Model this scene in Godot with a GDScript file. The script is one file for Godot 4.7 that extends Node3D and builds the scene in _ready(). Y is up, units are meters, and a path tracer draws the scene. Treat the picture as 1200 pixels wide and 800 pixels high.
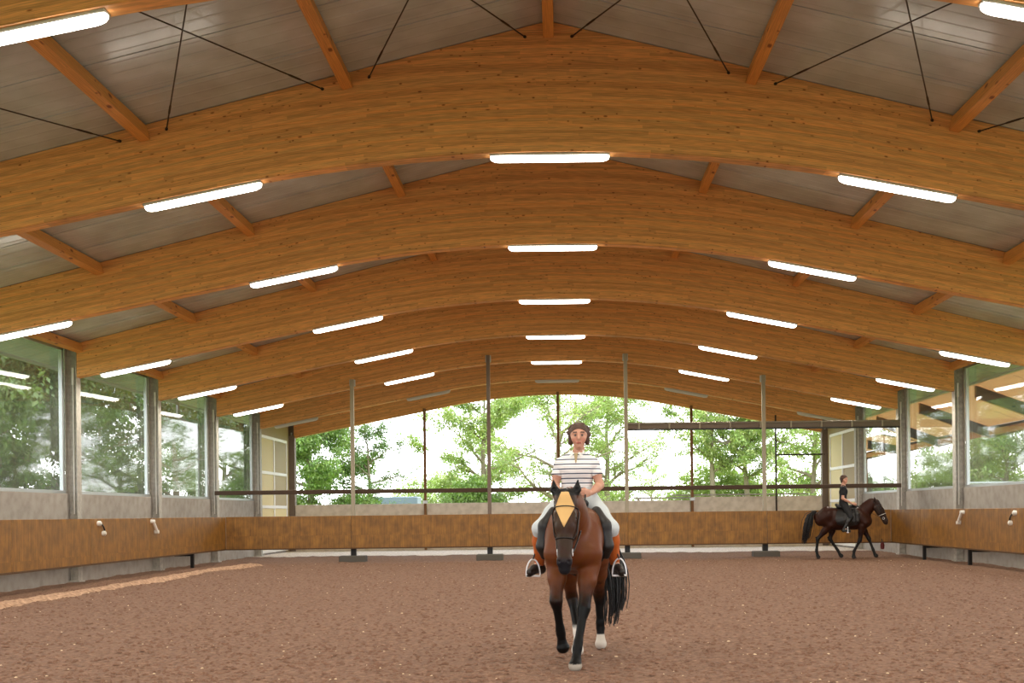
extends Node3D

# ---------------------------------------------------------------- layout of the hall
const EYE := 1.4
const FOCAL := 1400.0            # pixels, in the 1200 x 800 frame
const BAY := 5.32
const HALF := 10.65              # half width between the columns
const FRAME1 := 15.7             # distance of the first wholly visible beam
const GABLE := 7
const BACK := -3
const LAMP_EMISSION := 12.0
const LAMP_ENERGY := 9.5

var M := {}
var used := {}
var rng := RandomNumberGenerator.new()

func fz(k: float) -> float:
	return -(FRAME1 + BAY * (k - 1.0))

func beam_under(x: float) -> float:
	var a := absf(x)
	return 6.12 - a * a / 45.2 if a < 4.4 else 6.12 - 4.4 * 4.4 / 45.2 - 0.195 * (a - 4.4)

func beam_top(x: float) -> float:
	return 7.82 - 0.245 * absf(x)

func _ready():
	rng.seed = 7
	# ------------------------------------------------ camera
	var cam := Camera3D.new()
	cam.name = "camera"
	cam.near = 0.1
	cam.far = 600.0
	cam.projection = Camera3D.PROJECTION_FRUSTUM
	cam.size = 0.1 * 800.0 / FOCAL
	cam.frustum_offset = Vector2(0.1 * (600.0 - 658.0) / FOCAL, 0.1 * (601.0 - 400.0) / FOCAL)
	cam.position = Vector3(0.1, EYE, 0)
	cam.rotation.z = -0.0115
	add_child(cam)
	cam.current = true
	# ------------------------------------------------ sky and exposure
	var we := WorldEnvironment.new()
	we.name = "world"
	var env := Environment.new()
	env.background_mode = Environment.BG_SKY
	var sky := Sky.new()
	var sm := ProceduralSkyMaterial.new()
	sm.sky_top_color = Color(0.90, 0.94, 1.0)
	sm.sky_horizon_color = Color(1.0, 1.0, 1.0)
	sm.ground_horizon_color = Color(0.6, 0.62, 0.55)
	sm.ground_bottom_color = Color(0.45, 0.47, 0.4)
	sm.energy_multiplier = 5.2
	sky.sky_material = sm
	env.sky = sky
	env.tonemap_mode = Environment.TONE_MAPPER_LINEAR
	env.tonemap_exposure = 1.0
	env.sdfgi_enabled = true
	env.ssao_enabled = true
	env.ssil_enabled = true
	we.environment = env
	add_child(we)

	materials()
	print("materials ", Time.get_ticks_msec())
	ground_and_floor()
	side_walls()
	roof()
	frames()
	print("hall ", Time.get_ticks_msec())
	lamps()
	kickboards()
	far_end()
	outside_fixtures()
	trees()
	print("trees ", Time.get_ticks_msec())
	near_horse()
	print("near ", Time.get_ticks_msec())
	far_horse()
	print("done ", Time.get_ticks_msec())

# ================================================================ bookkeeping
func numbered(called: String) -> String:
	if not used.has(called):
		used[called] = 0
		return called
	used[called] += 1
	return "%s_%03d" % [called, used[called]]

func tag(o: Node, label: String, category: String, group := "") -> void:
	o.set_meta("label", label)
	o.set_meta("category", category)
	if group != "":
		o.set_meta("group", group)

func thing(called: String, label: String, category: String, at := Vector3.ZERO, group := "") -> Node3D:
	var o := Node3D.new()
	o.name = numbered(called)
	add_child(o)
	o.position = at
	tag(o, label, category, group)
	return o

func structure(called: String, at := Vector3.ZERO) -> Node3D:
	var o := Node3D.new()
	o.name = called
	add_child(o)
	o.position = at
	o.set_meta("kind", "structure")
	return o

func put(called: String, mesh: Mesh, m: Material, parent: Node = null, at := Vector3.ZERO) -> MeshInstance3D:
	var o := MeshInstance3D.new()
	o.mesh = mesh
	o.material_override = m
	o.name = numbered(called) if parent == null else called
	if parent == null:
		add_child(o)
	else:
		parent.add_child(o, true)
	o.position = at
	return o

const ORD := ["first", "second", "third", "fourth", "fifth", "sixth", "seventh", "eighth", "ninth", "tenth", "eleventh", "twelfth"]

# ================================================================ mesh builder
class MB:
	var v := PackedVector3Array()
	var n := PackedVector3Array()
	var t := PackedVector2Array()
	var c := PackedColorArray()
	var ix := PackedInt32Array()
	var colored := false

	func add(p: Vector3, nn: Vector3, uv := Vector2.ZERO, col := Color.WHITE) -> int:
		v.append(p)
		n.append(nn)
		t.append(uv)
		c.append(col)
		return v.size() - 1

	func tri(a: int, b: int, d: int) -> void:       # counter-clockwise seen from outside; stored the Godot way
		ix.append(a)
		ix.append(d)
		ix.append(b)

	func face(pts: Array, uvs: Array, center: Vector3, col := Color.WHITE) -> void:
		var nn: Vector3 = (pts[1] - pts[0]).cross(pts[2] - pts[0])
		if nn.length() < 1e-12 and pts.size() > 3:
			nn = (pts[2] - pts[0]).cross(pts[3] - pts[0])
		nn = nn.normalized()
		var mid := Vector3.ZERO
		for p in pts:
			mid += p
		mid /= pts.size()
		var flip := nn.dot(mid - center) < 0.0
		if flip:
			nn = -nn
		var first := v.size()
		for i in pts.size():
			add(pts[i], nn, uvs[i] if uvs.size() > i else Vector2.ZERO, col)
		for i in range(1, pts.size() - 1):
			if flip:
				tri(first, first + i + 1, first + i)
			else:
				tri(first, first + i, first + i + 1)

	func box(at: Vector3, size: Vector3, bevel := 0.0, basis := Basis.IDENTITY, uv0 := Vector2.ZERO, col := Color.WHITE) -> void:
		var h := size * 0.5
		var vert := func(s: Array, a: int) -> Vector3:
			var p := Vector3.ZERO
			for i in 3:
				p[i] = s[i] * (h[i] - (0.0 if i == a else bevel))
			return p
		var uvof := func(p: Vector3, a: int) -> Vector2:
			var b := (a + 1) % 3
			var d := (a + 2) % 3
			if size[d] > size[b]:
				var x := b
				b = d
				d = x
			return Vector2(p[b], p[d]) + uv0
		for a in 3:
			var b := (a + 1) % 3
			var d := (a + 2) % 3
			for sa in [-1, 1]:
				var pts := []
				var uvs := []
				for q in [[-1, -1], [1, -1], [1, 1], [-1, 1]]:
					var s := [0, 0, 0]
					s[a] = sa
					s[b] = q[0]
					s[d] = q[1]
					var p: Vector3 = vert.call(s, a)
					uvs.append(uvof.call(p, a))
					pts.append(at + basis * p)
				face(pts, uvs, at, col)
		if bevel <= 0.0:
			return
		for a in 3:
			var b := (a + 1) % 3
			var d := (a + 2) % 3
			for sa in [-1, 1]:
				for sb in [-1, 1]:
					var pts := []
					var uvs := []
					for q in [[-1, a], [1, a], [1, b], [-1, b]]:
						var s := [0, 0, 0]
						s[a] = sa
						s[b] = sb
						s[d] = q[0]
						var p: Vector3 = vert.call(s, q[1])
						uvs.append(uvof.call(p, a))
						pts.append(at + basis * p)
					face(pts, uvs, at, col)
		for sx in [-1, 1]:
			for sy in [-1, 1]:
				for sz in [-1, 1]:
					var s := [sx, sy, sz]
					face([at + basis * vert.call(s, 0), at + basis * vert.call(s, 1), at + basis * vert.call(s, 2)], [], at, col)

	func tube(pts: Array, radii: Array, sides := 8, caps := true, col := Color.WHITE, squash := 1.0) -> void:
		# smooth tube through pts; squash flattens it along the frame's second axis
		var m := pts.size()
		var up := Vector3.UP
		var d0: Vector3 = (pts[1] - pts[0]).normalized()
		if absf(d0.dot(up)) > 0.9:
			up = Vector3.RIGHT
		var side := d0.cross(up).normalized()
		var rings := []
		var along := 0.0
		for i in m:
			var d: Vector3
			if i == 0:
				d = pts[1] - pts[0]
			elif i == m - 1:
				d = pts[m - 1] - pts[m - 2]
			else:
				d = pts[i + 1] - pts[i - 1]
			d = d.normalized()
			side = (side - d * side.dot(d)).normalized()
			var other := d.cross(side)
			if i > 0:
				along += (pts[i] - pts[i - 1]).length()
			var ring := []
			for k in sides + 1:
				var a := TAU * k / sides
				var nn := side * cos(a) + other * sin(a)
				ring.append(add(pts[i] + side * cos(a) * radii[i] + other * sin(a) * radii[i] * squash, nn, Vector2(along, float(k) / sides), col))
			rings.append(ring)
		for i in m - 1:
			for k in sides:
				var a: int = rings[i][k]
				var b: int = rings[i][k + 1]
				var e: int = rings[i + 1][k + 1]
				var f: int = rings[i + 1][k]
				tri(a, b, e)
				tri(a, e, f)
		if caps:
			for end in [0, m - 1]:
				var dd: Vector3 = (pts[1] - pts[0]).normalized() * -1.0 if end == 0 else (pts[m - 1] - pts[m - 2]).normalized()
				var ctr := add(pts[end], dd, Vector2.ZERO, col)
				var first := v.size()
				for k in sides + 1:
					add(v[rings[end][k]], dd, Vector2.ZERO, col)
				for k in sides:
					if end == 0:
						tri(ctr, first + k + 1, first + k)
					else:
						tri(ctr, first + k, first + k + 1)

	func prism(poly: Array, a: Vector3, ex: Vector3, ey: Vector3, along: Vector3) -> void:
		# polygon (counter-clockwise) in the plane a + x ex + y ey, pushed along a vector; convex or flat-sided outline with a fan of caps
		var m := poly.size()
		var flat := PackedVector2Array()
		for p in poly:
			flat.append(p)
		var cut := Geometry2D.triangulate_polygon(flat)
		var ln := along.length()
		var outn := ex.cross(ey)
		for end in 2:
			var nn := (outn if outn.dot(along) > 0.0 else -outn) * (1.0 if end == 1 else -1.0)
			var first := v.size()
			for p in poly:
				add(a + ex * p.x + ey * p.y + along * float(end), nn.normalized(), Vector2(p.x, p.y))
			for k in range(0, cut.size(), 3):
				ix.append(first + cut[k])
				ix.append(first + cut[k + 1])
				ix.append(first + cut[k + 2])
		var run := 0.0
		for i in m:
			var p: Vector2 = poly[i]
			var q: Vector2 = poly[(i + 1) % m]
			var e := q - p
			var nn2 := Vector2(e.y, -e.x).normalized()
			if Geometry2D.is_polygon_clockwise(flat):
				nn2 = -nn2
			var nn := (ex * nn2.x + ey * nn2.y).normalized()
			var p0 := a + ex * p.x + ey * p.y
			var q0 := a + ex * q.x + ey * q.y
			var i0 := add(p0, nn, Vector2(0, run))
			var i1 := add(q0, nn, Vector2(0, run + e.length()))
			var i2 := add(q0 + along, nn, Vector2(ln, run + e.length()))
			var i3 := add(p0 + along, nn, Vector2(ln, run))
			run += e.length()
			if (q0 - p0).cross(along).dot(nn) > 0.0:
				tri(i0, i1, i2)
				tri(i0, i2, i3)
			else:
				tri(i0, i2, i1)
				tri(i0, i3, i2)

	func mesh() -> ArrayMesh:
		var arr := []
		arr.resize(Mesh.ARRAY_MAX)
		arr[Mesh.ARRAY_VERTEX] = v
		arr[Mesh.ARRAY_NORMAL] = n
		arr[Mesh.ARRAY_TEX_UV] = t
		if colored:
			arr[Mesh.ARRAY_COLOR] = c
		arr[Mesh.ARRAY_INDEX] = ix
		var am := ArrayMesh.new()
		am.add_surface_from_arrays(Mesh.PRIMITIVE_TRIANGLES, arr)
		return am

# ================================================================ distance fields meshed as surface nets
class Field:
	var o: Vector3
	var h: float
	var nx: int
	var ny: int
	var nz: int
	var d := PackedFloat32Array()

	func _init(lo: Vector3, hi: Vector3, cell: float) -> void:
		o = lo
		h = cell
		nx = int(ceil((hi.x - lo.x) / h)) + 1
		ny = int(ceil((hi.y - lo.y) / h)) + 1
		nz = int(ceil((hi.z - lo.z) / h)) + 1
		d.resize(nx * ny * nz)
		d.fill(1.0)

	# tapered capsule, joined by a smooth minimum; s stretches the section along x, y, z
	func cap(a: Vector3, b: Vector3, ra: float, rb: float, k := 0.04, s := Vector3.ONE) -> void:
		var reach := maxf(ra, rb) * maxf(1.0, maxf(s.x, maxf(s.y, s.z))) + k + 3.0 * h
		var lo := (Vector3(minf(a.x, b.x), minf(a.y, b.y), minf(a.z, b.z)) - Vector3.ONE * reach - o) / h
		var hi := (Vector3(maxf(a.x, b.x), maxf(a.y, b.y), maxf(a.z, b.z)) + Vector3.ONE * reach - o) / h
		var x0 := maxi(0, int(floor(lo.x)))
		var y0 := maxi(0, int(floor(lo.y)))
		var z0 := maxi(0, int(floor(lo.z)))
		var x1 := mini(nx - 1, int(ceil(hi.x)))
		var y1 := mini(ny - 1, int(ceil(hi.y)))
		var z1 := mini(nz - 1, int(ceil(hi.z)))
		var inv := Vector3(1.0 / s.x, 1.0 / s.y, 1.0 / s.z)
		var sa := a * inv
		var ba := (b - a) * inv
		var bb := maxf(ba.dot(ba), 1e-9)
		var low := minf(s.x, minf(s.y, s.z))
		var dr := rb - ra
		var q := 0.25 / k
		for z in range(z0, z1 + 1):
			for y in range(y0, y1 + 1):
				var at := (z * ny + y) * nx + x0
				var py := (o.y + y * h) * inv.y - sa.y
				var pz := (o.z + z * h) * inv.z - sa.z
				for x in range(x0, x1 + 1):
					var pa := Vector3((o.x + x * h) * inv.x - sa.x, py, pz)
					var t := clampf(pa.dot(ba) / bb, 0.0, 1.0)
					var dist := ((pa - ba * t).length() - ra - dr * t) * low
					var old := d[at]
					var e := k - absf(old - dist)
					if dist < old:
						old = dist
					if e > 0.0:
						old -= e * e * q
					d[at] = old
					at += 1

	func chain(pts: Array, radii: Array, k := 0.03, s := Vector3.ONE) -> void:
		for i in pts.size() - 1:
			cap(pts[i], pts[i + 1], radii[i], radii[i + 1], k, s)

	func keep(nrm: Vector3, at: Vector3) -> void:            # keeps the side that nrm points away from
		var off := nrm.dot(at)
		var i := 0
		for z in nz:
			for y in ny:
				var base := nrm.y * (o.y + y * h) + nrm.z * (o.z + z * h) - off
				for x in nx:
					var e := base + nrm.x * (o.x + x * h)
					if e > d[i]:
						d[i] = e
					i += 1

	func carve(a: Vector3, r: float) -> void:
		var reach := r + 2.0 * h
		for z in range(maxi(0, int((a.z - reach - o.z) / h)), mini(nz, int((a.z + reach - o.z) / h) + 2)):
			for y in range(maxi(0, int((a.y - reach - o.y) / h)), mini(ny, int((a.y + reach - o.y) / h) + 2)):
				for x in range(maxi(0, int((a.x - reach - o.x) / h)), mini(nx, int((a.x + reach - o.x) / h) + 2)):
					var i := (z * ny + y) * nx + x
					d[i] = maxf(d[i], r - (o + Vector3(x, y, z) * h - a).length())

	func at(p: Vector3) -> float:
		var q := (p - o) / h
		var x := int(floor(q.x))
		var y := int(floor(q.y))
		var z := int(floor(q.z))
		if x < 0 or y < 0 or z < 0 or x >= nx - 1 or y >= ny - 1 or z >= nz - 1:
			return 1.0
		var f := q - Vector3(x, y, z)
		var i := (z * ny + y) * nx + x
		var sy := nx
		var sz := nx * ny
		var a := lerpf(lerpf(d[i], d[i + 1], f.x), lerpf(d[i + sy], d[i + sy + 1], f.x), f.y)
		var b := lerpf(lerpf(d[i + sz], d[i + sz + 1], f.x), lerpf(d[i + sz + sy], d[i + sz + sy + 1], f.x), f.y)
		return lerpf(a, b, f.z)

	# the first point on the surface on the way from p along dir
	func hit(p: Vector3, dir: Vector3, most := 1.0) -> Vector3:
		var step := h * 0.5
		var t := 0.0
		while t < most:
			if at(p + dir * t) < 0.0:
				return p + dir * (t - step * 0.5)
			t += step
		return p + dir * most

	func mesh_into(b: MB, paint: Callable, uvscale := 1.0) -> void:
		var cells := {}
		var sy := nx
		var sz := nx * ny
		var off := [0, 1, sy, sy + 1, sz, sz + 1, sz + sy, sz + sy + 1]
		var edges := [[0, 1], [2, 3], [4, 5], [6, 7], [0, 2], [1, 3], [4, 6], [5, 7], [0, 4], [1, 5], [2, 6], [3, 7]]
		var near := 2.2 * h
		for z in nz - 1:
			for y in ny - 1:
				var i := z * sz + y * sy
				for x in nx - 1:
					var d0 := d[i]
					if d0 < near and d0 > -near:
						var neg := 0
						for k in off:
							if d[i + k] < 0.0:
								neg += 1
						if neg > 0 and neg < 8:
							var sum := Vector3.ZERO
							var cnt := 0
							for e in edges:
								var va := d[i + off[e[0]]]
								var vb := d[i + off[e[1]]]
								if (va < 0.0) != (vb < 0.0):
									var t := va / (va - vb)
									var pa := Vector3(e[0] & 1, (e[0] >> 1) & 1, e[0] >> 2)
									var pb := Vector3(e[1] & 1, (e[1] >> 1) & 1, e[1] >> 2)
									sum += pa.lerp(pb, t)
									cnt += 1
							var p := o + (Vector3(x, y, z) + sum / cnt) * h
							var g := Vector3(d[i + 1] - d[i] + d[i + sy + sz + 1] - d[i + sy + sz] + d[i + sy + 1] - d[i + sy] + d[i + sz + 1] - d[i + sz],
								d[i + sy] - d[i] + d[i + sy + sz + 1] - d[i + sz + 1] + d[i + sy + 1] - d[i + 1] + d[i + sy + sz] - d[i + sz],
								d[i + sz] - d[i] + d[i + sy + sz + 1] - d[i + sy + 1] + d[i + sz + 1] - d[i + 1] + d[i + sy + sz] - d[i + sy]).normalized()
							cells[i] = b.add(p, g, Vector2(p.x, p.y) * uvscale, paint.call(p, g))
					i += 1
		b.colored = true
		for i in cells:
			var d0 := d[i]
			# the three edges that leave this corner
			for ax in 3:
				var s: int = [1, sy, sz][ax]
				var u: int = [sy, sz, 1][ax]
				var w: int = [sz, 1, sy][ax]
				var d1 := d[i + s]
				if (d0 < 0.0) == (d1 < 0.0):
					continue
				if not (cells.has(i - u) and cells.has(i - w) and cells.has(i - u - w)):
					continue
				var q0: int = cells[i]
				var q1: int = cells[i - u]
				var q2: int = cells[i - u - w]
				var q3: int = cells[i - w]
				if d0 < 0.0:
					b.tri(q0, q1, q2)
					b.tri(q0, q2, q3)
				else:
					b.tri(q0, q2, q1)
					b.tri(q0, q3, q2)

# ================================================================ materials
func mat(c: Color, rough := 0.7, metal := 0.0) -> StandardMaterial3D:
	var m := StandardMaterial3D.new()
	m.albedo_color = c
	m.roughness = rough
	m.metallic = metal
	return m

func noise_tex(size: int, freq: float, sd: int, ramp: Array, kind := FastNoiseLite.TYPE_SIMPLEX_SMOOTH, octaves := 4) -> NoiseTexture2D:
	var n := FastNoiseLite.new()
	n.noise_type = kind
	n.seed = sd
	n.frequency = freq
	n.fractal_octaves = octaves
	if kind == FastNoiseLite.TYPE_CELLULAR:
		n.cellular_return_type = FastNoiseLite.RETURN_DISTANCE
	var t := NoiseTexture2D.new()
	t.width = size
	t.height = size
	t.seamless = true
	t.noise = n
	if ramp.size():
		var g := Gradient.new()
		var offs := PackedFloat32Array()
		var cols := PackedColorArray()
		for i in ramp.size():
			offs.append(float(i) / (ramp.size() - 1))
			cols.append(ramp[i])
		g.offsets = offs
		g.colors = cols
		t.color_ramp = g
	return t

# glued laminated timber: layers 4 cm thick, boards joined end to end, streaks and knots; 4 m by 1.28 m
func glulam_image(w: int, hh: int, layers: int, base: Color, spread: float, sd: int) -> ImageTexture:
	var r := RandomNumberGenerator.new()
	r.seed = sd
	var fine := FastNoiseLite.new()
	fine.seed = sd
	fine.frequency = 0.03
	fine.fractal_octaves = 3
	var px := PackedByteArray()
	px.resize(w * hh * 3)
	var per := hh / layers
	for l in layers:
		var cuts := [r.randi_range(0, w / 2), r.randi_range(w / 2, w)]
		var tones := [r.randf_range(-spread, spread), r.randf_range(-spread, spread), 0.0]
		tones[2] = tones[0]
		var warm := r.randf_range(-0.03, 0.03)
		for j in per:
			var y := l * per + j
			var line := -0.06 if j == 0 else 0.0
			for x in w:
				var s: float = tones[0] if x < cuts[0] else (tones[1] if x < cuts[1] else tones[2])
				var g := fine.get_noise_2d(x * 0.35, y * 6.0 + l * 37.0) * 0.16 + fine.get_noise_2d(x * 0.07, y * 14.0 + 500.0) * 0.10
				var k := 1.0 + s + g + line
				var i := (y * w + x) * 3
				px[i] = clampi(int(base.r * k * 255.0), 0, 255)
				px[i + 1] = clampi(int(base.g * (k - warm) * 255.0), 0, 255)
				px[i + 2] = clampi(int(base.b * (k - 2.0 * warm) * 255.0), 0, 255)
	for q in layers * 3:
		var cx := r.randi_range(0, w - 1)
		var cy := r.randi_range(0, layers - 1) * per + r.randi_range(2, per - 3)
		var rx := r.randf_range(2.0, 6.0)
		var ry := r.randf_range(1.2, per * 0.25)
		var dark := r.randf_range(0.5, 0.8)
		for y in range(maxi(0, cy - int(ry) - 1), mini(hh, cy + int(ry) + 2)):
			for x in range(maxi(0, cx - int(rx * 2)), mini(w, cx + int(rx * 2) + 1)):
				var e := Vector2((x - cx) / rx, (y - cy) / ry).length()
				if e < 1.6:
					var k := lerpf(dark, 1.0, clampf((e - 0.6) / 1.0, 0.0, 1.0))
					var i := (y * w + x) * 3
					for c in 3:
						px[i + c] = int(px[i + c] * pow(k, [0.9, 1.35, 1.7][c]))
	return ImageTexture.create_from_image(Image.create_from_data(w, hh, false, Image.FORMAT_RGB8, px))

# plywood with the grain upright; 2 m by 1 m
func board_image(w: int, hh: int, base: Color, sd: int) -> ImageTexture:
	var fine := FastNoiseLite.new()
	fine.seed = sd
	fine.frequency = 0.03
	fine.fractal_octaves = 4
	var px := PackedByteArray()
	px.resize(w * hh * 3)
	for y in hh:
		for x in w:
			var g := fine.get_noise_2d(x * 2.2, y * 0.12) * 0.20 + fine.get_noise_2d(x * 0.35, y * 0.3 + 900.0) * 0.22 + fine.get_noise_2d(x * 9.0, y * 0.5) * 0.08
			var i := (y * w + x) * 3
			px[i] = clampi(int(base.r * (1.0 + g) * 255.0), 0, 255)
			px[i + 1] = clampi(int(base.g * (1.0 + g * 1.05) * 255.0), 0, 255)
			px[i + 2] = clampi(int(base.b * (1.0 + g * 1.1) * 255.0), 0, 255)
	return ImageTexture.create_from_image(Image.create_from_data(w, hh, false, Image.FORMAT_RGB8, px))

func materials() -> void:
	var glu := glulam_image(1024, 512, 32, Color(0.88, 0.625, 0.37), 0.07, 3)
	M.glulam = mat(Color.WHITE, 0.55)
	M.glulam.albedo_texture = glu
	M.glulam.uv1_scale = Vector3(0.25, 1.0 / 1.28, 1)
	M.purlin = mat(Color(1, 1, 1), 0.6)
	M.purlin.albedo_texture = glulam_image(512, 128, 2, Color(0.83, 0.575, 0.30), 0.02, 9)
	M.purlin.uv1_scale = Vector3(0.25, 4.0, 1)
	M.board = mat(Color.WHITE, 0.5)
	M.board.albedo_texture = board_image(512, 256, Color(0.53, 0.365, 0.14), 21)
	M.board.uv1_scale = Vector3(0.5, 1.0, 1)
	M.board_edge = mat(Color(0.33, 0.22, 0.1), 0.7)
	M.roof = mat(Color(0.79, 0.83, 0.85), 0.2, 0.0)
	M.roof.albedo_texture = noise_tex(256, 0.02, 5, [Color(0.82, 0.81, 0.80), Color(1, 1, 1)])
	M.roof.uv1_triplanar = true
	M.roof.uv1_world_triplanar = true
	M.roof.uv1_scale = Vector3(0.2, 0.2, 0.2)
	M.roof.metallic_specular = 0.62
	M.concrete = mat(Color(0.68, 0.66, 0.63), 0.85)
	M.concrete.albedo_texture = noise_tex(512, 0.012, 11, [Color(0.86, 0.85, 0.83), Color(0.95, 0.94, 0.93), Color(1, 1, 1)])
	M.concrete.uv1_triplanar = true
	M.concrete.uv1_world_triplanar = true
	M.concrete.uv1_scale = Vector3(0.4, 0.4, 0.4)
	M.render = mat(Color(0.90, 0.86, 0.81), 0.9)
	M.render.albedo_texture = M.concrete.albedo_texture
	M.render.uv1_triplanar = true
	M.render.uv1_world_triplanar = true
	M.render.uv1_scale = Vector3(0.4, 0.4, 0.4)
	M.pale_floor = mat(Color(0.94, 0.90, 0.86), 0.9)
	M.pale_floor.albedo_texture = noise_tex(512, 0.05, 12, [Color(0.62, 0.58, 0.54), Color(0.95, 0.93, 0.9), Color(1, 1, 1)])
	M.pale_floor.uv1_triplanar = true
	M.pale_floor.uv1_world_triplanar = true
	M.pale_floor.uv1_scale = Vector3(0.35, 0.35, 0.35)
	M.foot = mat(Color(0.36, 0.34, 0.31), 0.9)
	M.steel = mat(Color(0.76, 0.74, 0.70), 0.5, 0.1)
	M.steel.albedo_texture = noise_tex(256, 0.03, 14, [Color(0.8, 0.8, 0.8), Color(1, 1, 1)])
	M.steel.uv1_triplanar = true
	M.steel.uv1_world_triplanar = true
	M.zinc = mat(Color(0.75, 0.77, 0.78), 0.35, 0.7)
	M.rod = mat(Color(0.20, 0.16, 0.13), 0.5, 0.4)
	M.rail = mat(Color(0.26, 0.18, 0.10), 0.7)
	M.track = mat(Color(0.50, 0.46, 0.40), 0.5, 0.3)
	M.brown_post = mat(Color(0.50, 0.34, 0.20), 0.7)
	M.grey_post = mat(Color(0.66, 0.62, 0.54), 0.6, 0.1)
	M.brown_steel = mat(Color(0.47, 0.41, 0.36), 0.6, 0.2)
	M.white = mat(Color(0.93, 0.92, 0.89), 0.4)
	M.cream = mat(Color(0.87, 0.80, 0.58), 0.6)
	M.tanpanel = mat(Color(0.66, 0.58, 0.42), 0.6)
	M.black = mat(Color(0.05, 0.05, 0.05), 0.4)
	M.glass = mat(Color(0.50, 0.52, 0.50, 0.22), 0.03)
	M.glass.transparency = BaseMaterial3D.TRANSPARENCY_ALPHA
	M.glass.metallic_specular = 0.36
	M.lamp = mat(Color(0.95, 0.95, 0.93), 0.4)
	M.lamp.emission_enabled = true
	M.lamp.emission = Color(1.0, 0.97, 0.91)
	M.lamp.emission_energy_multiplier = LAMP_EMISSION
	M.lamp_off = mat(Color(0.80, 0.78, 0.74), 0.35)
	M.housing = mat(Color(0.72, 0.72, 0.70), 0.5)
	# sand footing
	M.sand = mat(Color.WHITE, 0.95)
	M.sand.albedo_texture = noise_tex(1024, 0.02, 31, [Color(0.36, 0.262, 0.20), Color(0.475, 0.35, 0.275), Color(0.53, 0.40, 0.318), Color(0.66, 0.52, 0.425)], FastNoiseLite.TYPE_SIMPLEX_SMOOTH, 5)
	M.sand.heightmap_enabled = true
	M.sand.heightmap_texture = noise_tex(1024, 0.03, 33, [], FastNoiseLite.TYPE_SIMPLEX_SMOOTH, 4)
	M.sand.heightmap_scale = 3.5
	M.sand.uv1_triplanar = true
	M.sand.uv1_world_triplanar = true
	M.sand.uv1_scale = Vector3(0.5, 0.5, 0.5)
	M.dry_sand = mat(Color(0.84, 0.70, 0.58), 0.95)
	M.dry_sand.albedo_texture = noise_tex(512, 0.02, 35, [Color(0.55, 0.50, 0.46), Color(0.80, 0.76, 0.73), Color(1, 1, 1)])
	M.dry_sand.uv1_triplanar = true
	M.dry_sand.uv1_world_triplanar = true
	M.clod = mat(Color(0.48, 0.352, 0.277), 0.95)
	M.chip = mat(Color(0.90, 0.80, 0.66), 0.8)
	M.grass = mat(Color.WHITE, 0.95)
	M.grass.albedo_texture = noise_tex(512, 0.03, 41, [Color(0.36, 0.43, 0.18), Color(0.52, 0.60, 0.28), Color(0.62, 0.67, 0.36)])
	M.grass.uv1_triplanar = true
	M.grass.uv1_world_triplanar = true
	M.grass.uv1_scale = Vector3(0.12, 0.12, 0.12)
	M.bark = mat(Color(0.56, 0.50, 0.41), 0.9)
	M.leaf = mat(Color.WHITE, 0.55)
	M.leaf.vertex_color_use_as_albedo = true
	M.leaf.backlight_enabled = true
	M.leaf.backlight = Color(0.75, 0.85, 0.45)
	# tack and clothes
	M.leather = mat(Color(0.075, 0.06, 0.055), 0.5)
	M.navy = mat(Color(0.14, 0.17, 0.21), 0.85)
	M.coat = mat(Color.WHITE, 0.42)
	M.coat.vertex_color_use_as_albedo = true
	M.coat.metallic_specular = 0.28
	M.skin = mat(Color.WHITE, 0.55)
	M.skin.vertex_color_use_as_albedo = true
	M.hair = mat(Color(0.28, 0.19, 0.14), 0.6)
	M.horse_hair = mat(Color(0.035, 0.028, 0.026), 0.5)
	M.bonnet = mat(Color(0.84, 0.68, 0.44), 0.9)
	M.iron = mat(Color(0.92, 0.92, 0.93), 0.3, 0.3)
	M.breeches = mat(Color(0.76, 0.79, 0.80), 0.85)
	M.gaiter = mat(Color(0.72, 0.36, 0.12), 0.6)
	M.shoe = mat(Color(0.13, 0.10, 0.085), 0.5)
	M.shirt = mat(Color.WHITE, 0.9)
	var im := Image.create(4, 64, false, Image.FORMAT_RGB8)
	for y in 64:
		var col := Color(0.93, 0.92, 0.91)
		if y < 17:
			col = Color(0.33, 0.36, 0.42)
		elif y > 34 and y < 40:
			col = Color(0.74, 0.72, 0.72)
		for x in 4:
			im.set_pixel(x, y, col)
	M.shirt.albedo_texture = ImageTexture.create_from_image(im)
	M.shirt.uv1_scale = Vector3(1, 1.0 / 0.045, 1)
	M.plain_shirt = mat(Color(0.045, 0.05, 0.065), 0.85)
	M.dark_breeches = mat(Color(0.06, 0.06, 0.07), 0.85)
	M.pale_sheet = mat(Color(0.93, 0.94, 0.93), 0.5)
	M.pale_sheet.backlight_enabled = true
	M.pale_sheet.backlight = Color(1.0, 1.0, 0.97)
	M.beige_sheet = mat(Color(0.80, 0.70, 0.56), 0.6)  # backlit sheets of the added canopy, tinted like the reflected roof
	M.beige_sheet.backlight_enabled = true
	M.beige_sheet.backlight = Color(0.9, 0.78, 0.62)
	M.red = mat(Color(0.36, 0.07, 0.05), 0.6)

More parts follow.
